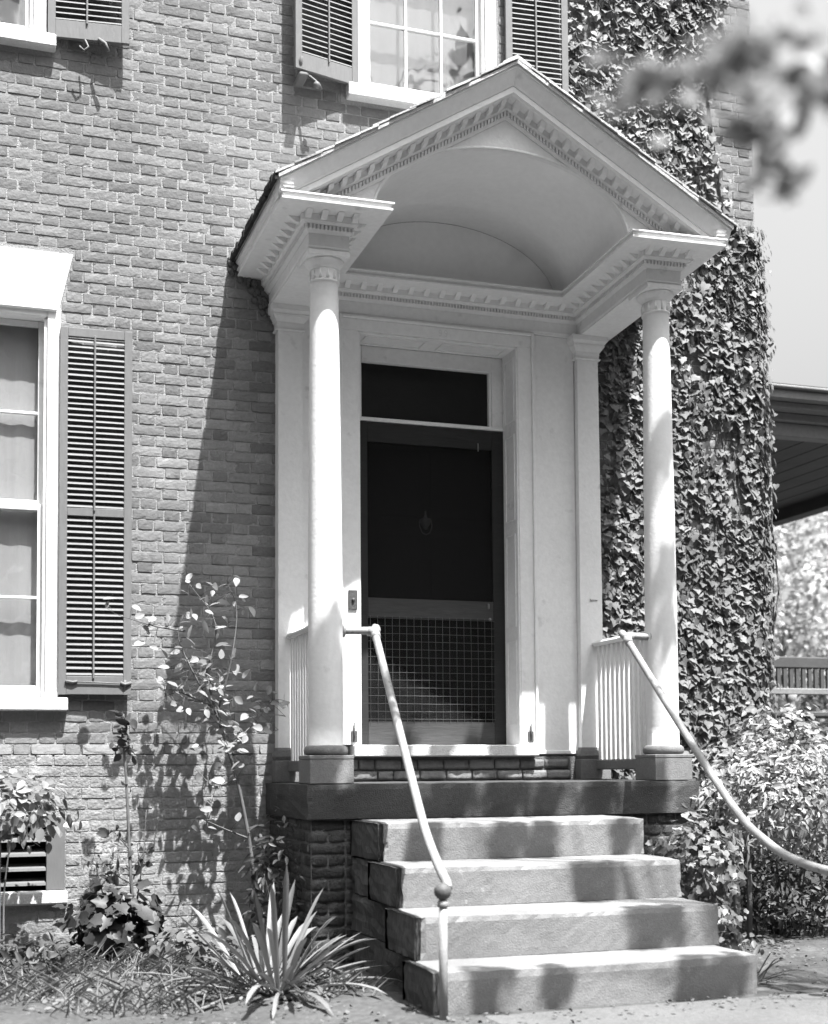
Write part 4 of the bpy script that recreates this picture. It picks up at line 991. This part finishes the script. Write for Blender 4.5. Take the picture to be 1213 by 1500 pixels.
for px in (3.66, 4.36, 5.2):
    for py in (1.76, 2.05):
        b = MB(); b.lathe(px, py, [(.03, .052), (.035, .12), (.022, .2), (.034, .3), (.02, .36), (.04, .469)], 14); part('leg', b, M['porchtrim'], t)
for px in (3.66, 4.36, 5.2):
    b = MB(); b.lathe(px, 2.03, [(.055, .521), (.055, .56), (.03, .6), (.045, .64), (.06, .699)], 14); part('arm_post', b, M['porchtrim'], t)

def tree(lab, base, h, crown_c, crown_r, n, size, seed, m, trunk_r=.16, limbs=9, name='background_tree', group=None):
    rg = np.random.default_rng(seed); t = thing(name, lab, 'tree', base, group)
    b = MB(); top = Vector(crown_c); bs = Vector(base); tr = smooth_path([bs + Vector((0,0,-.1)), bs.lerp(top, .45) + Vector((.15, .1, 0)), top], 6); b.tube(tr, trunk_r, 10, trunk_r*.3); part('trunk', b, M['bark'], t)
    lb = MB(); cl = []
    for i in range(limbs):
        d = rg.normal(0, 1, 3); d /= np.linalg.norm(d); e = np.array(crown_c) + d*np.array(crown_r)*rg.uniform(.55, .95); s_ = tr[int(len(tr)*rg.uniform(.5, .95))]
        lb.tube(smooth_path([s_, Vector(s_).lerp(Vector(e), .5) + Vector((0, 0, .2)), Vector(e)], 5), trunk_r*.3, 6, trunk_r*.06); cl.append(e)
        for q in range(3): cl.append(np.array(s_) + (e - np.array(s_))*rg.uniform(.5, 1.15) + rg.normal(0, .3, 3))
    part('limb', lb, M['bark'], t)
    cl = np.array(cl); pick = rg.integers(0, len(cl), n); P = cl[pick] + rg.normal(0, 1, (n, 3))*np.array(crown_r)*.2
    Nn = rg.normal(0, .8, (n, 3)) + np.array([0, 0, .8]); T = rg.normal(0, 1, (n, 3)); S = rg.uniform(size[0], size[1], n)
    part('crown', cloud_mesh('crown', OVATE, P, Nn, T, S, m), None, t, kind='stuff'); return t
tree('pale sunlit tree beyond the side porch, nearer of the two', (12.6, 14.0, -GZ), 6, (12.0, 14.0, 2.0), (2.6, 2.2, 2.0), 5200, (.10, .2), 3, M['treeleaf'])
tree('pale tree with thin twigs further off to the right', (19.5, 22.0, -GZ), 9, (19.2, 22.0, 4.0), (4.0, 3.0, 4.0), 5200, (.16, .3), 4, M['treeleaf'], .2)
b = MB()
hn = 3000; P = np.stack([rng.uniform(6, 40, hn), 30 + rng.normal(0, 1.0, hn), rng.uniform(-1.2, 2.2, hn)], 1); Nn = rnd(hn, .8) + np.array([0, -.3, .7]); T = rnd(hn, 1)
hd = bpy.data.objects.new('far_hedge', cloud_mesh('far_hedge', OVATE, P, Nn, T, rng.uniform(.3, .6, hn), M['treeleaf'])); COL.objects.link(hd); hd['kind'] = 'stuff'; hd['label'] = 'far pale hedge seen past the side porch'; hd['category'] = 'hedge'

for i, (tx, ty_, hh, lab) in enumerate(((-9.5, -19, 14, 'unseen broad tree added behind the viewpoint to block sky, far left of the row'), (-3.8, -20, 15.5, 'unseen tall tree added behind the viewpoint to block sky, left of the middle'), (2.4, -19.5, 14.5, 'unseen tall tree added behind the viewpoint to block sky, right of the middle'), (8.6, -18.5, 15, 'unseen broad tree added behind the viewpoint to block sky, right of the row'), (14.5, -14, 13, 'unseen tree added behind the viewpoint to block sky at the far right of the row'), (-14, -13, 13, 'unseen tree added behind the viewpoint to block sky at the far left of the row'), (-12.5, -5, 11, 'unseen tree added to block sky to the left of the house front'))):
    tree(lab, (tx, ty_, -GZ), hh, (tx, ty_, hh*.48), (4.2, 3.4, hh*.46), 6500, (.6, 1.15), 30 + i, M['leaf_dark'], .3, 14, 'sky_block_tree', 'unseen trees added to block sky light')  # unseen trees, added to cut the sky fill on the house front
# ------------------------------------------------------------------ the shade tree that overhangs the steps from beside the camera
st = thing('shade_tree', 'tree in front of the house whose blurred branch hangs into the top right', 'tree', (3.6, -7.4, -GZ))
b = MB(); trunk = smooth_path([(3.6, -7.4, -1.3), (3.5, -7.35, 1.0), (3.3, -7.2, 3.2), (2.9, -7.0, 5.2), (2.5, -6.7, 7.4)], 6); b.tube(trunk, .2, 12, .08); part('trunk', b, M['bark'], st)
P, lims = [], MB()
def clump(c, r, n, fl=.5):
    q = rng.normal(0, 1, (n, 3))*np.array([r, r, r*fl])*.55; P.append(np.array(c) + q)
SH = []      # where leaf clumps hang: a spot on the steps, and how far up the sun's ray from it
def over(p, k, r, n): SH.append((Vector(p) + SUN*k, r, n))
for p, r, n in [((-.95,-1.2,-.2),.13,40), ((-.70,-1.2,-.18),.16,46), ((-.40,-1.2,-.2),.13,40), ((-.05,-1.2,-.2),.15,42), ((.22,-1.2,-.2),.09,26), ((.62,-1.2,-.18),.10,28), ((.95,-1.2,-.2),.13,36), ((-1.33,-1.15,-.3),.16,40),
                ((-1.25,-1.17,-.7),.16,36), ((-.82,-1.78,-.42),.09,26), ((-.30,-1.78,-.40),.08,24), ((-.06,-1.78,-.44),.07,18), ((.02,-2.2,-.62),.08,26), ((.12,-2.2,-.66),.06,18), ((.16,-2.6,-.84),.09,28), ((.32,-2.6,-.80),.06,18), ((.25,-2.99,-1.05),.10,30), ((.45,-2.99,-1.02),.07,22), ((-.92,-2.99,-1.04),.09,26),
                ((-1.2,-1.14,.55),.16,60), ((-1.2,-1.14,.32),.16,60), ((-.42,-.13,.15),.10,26), ((-.1,-.13,.15),.09,24), ((.38,-.13,.15),.09,22), ((-1.22,-1.14,.75),.10,26), ((-1.25,-1.17,-.45),.15,40), ((-.55,-2.99,-1.0),.06,16), ((.45,-1.78,-.45),.05,12), ((1.18,-1.14,2.2),.09,24), ((1.18,-1.14,1.35),.07,18), ((1.2,-1.14,1.0),.06,14), ((-.2,.0,.45),.11,28), ((.3,-.0,.4),.10,24), ((.9,-2.0,.2),.08,20)]:
    over(p, random.uniform(5.2, 6.4), r, n)
hub = Vector((2.6, -6.75, 7.0))
for c, r, n in SH:
    clump(c, r*.85, n*3); m1 = hub.lerp(c, .55) + Vector((0, 0, .25)); lims.tube(smooth_path([hub + Vector((0,0,random.uniform(-1.2, .3))), m1, c + Vector((0, 0, .03))], 5), .012, 5, .004)
for i in range(26):                                             # the rest of the crown, beyond the steps' light
    c = Vector((random.uniform(2.2, 5.6), random.uniform(-9.6, -6.4), random.uniform(5.6, 9.0))); clump(c, .55, 60); lims.tube([hub, hub.lerp(c, .5) + Vector((0, 0, .2)), c], .03, 6, .01)
# the branch that hangs into the picture
br = [(3.0,-7.2,4.6), (1.2,-7.3,3.2), (-.6,-7.4,2.0), (-1.9,-7.5,1.18), (-2.15,-7.5,1.02)]
lims.tube(smooth_path(br, 6), .03, 8, .005)
part('limb', lims, M['bark'], st)
def hang(pts, n, r):
    q = smooth_path(pts, 8)
    for _ in range(n):
        p = random.choice(q); P.append(np.array([list(p + Vector((random.gauss(0, r), random.gauss(0, r*2), random.gauss(0, r*.7))))]))
def px(u, v, y=-7.5):                     # a place in the branch's own plane, 1.7 m from the lens
    k = (y + 9)/1.7; return (-3.37 + k*(1.7*.3295 + (u - 575.4)*.001055), y, k*(1.7*.0554 + (1025 - v)*.000975))
hang([px(1010,45), px(1080,55), px(1190,60), px(1260,40)], 80, .024); hang([px(1050,20), px(1120,15), px(1260,5)], 70, .025)
hang([px(1100,90), px(1120,130)], 9, .012); hang([px(1150,110), px(1140,190), px(1115,225)], 11, .012); hang([px(1180,100), px(1190,190), px(1178,220)], 14, .012)
hang([px(905,40), px(935,75), px(915,110)], 16, .012); hang([px(1010,60), px(985,90)], 10, .012)
P = np.concatenate(P); n = len(P); small = (P[:, 2] < 2.0)
part('crown', cloud_mesh('crown', OVATE, P, rnd(n, .7) + np.array([0, -.1, .8]), rnd(n, 1), np.where(small, rng.uniform(.028, .05, n), rng.uniform(.06, .11, n)), M['bark_leaf']), None, st, kind='stuff')

# ------------------------------------------------------------------ lift the whole place so that the ground is at z = 0
for o in list(SC.objects):
    if o.parent is None and o.type in {'MESH', 'EMPTY'}: o.location.z += GZ
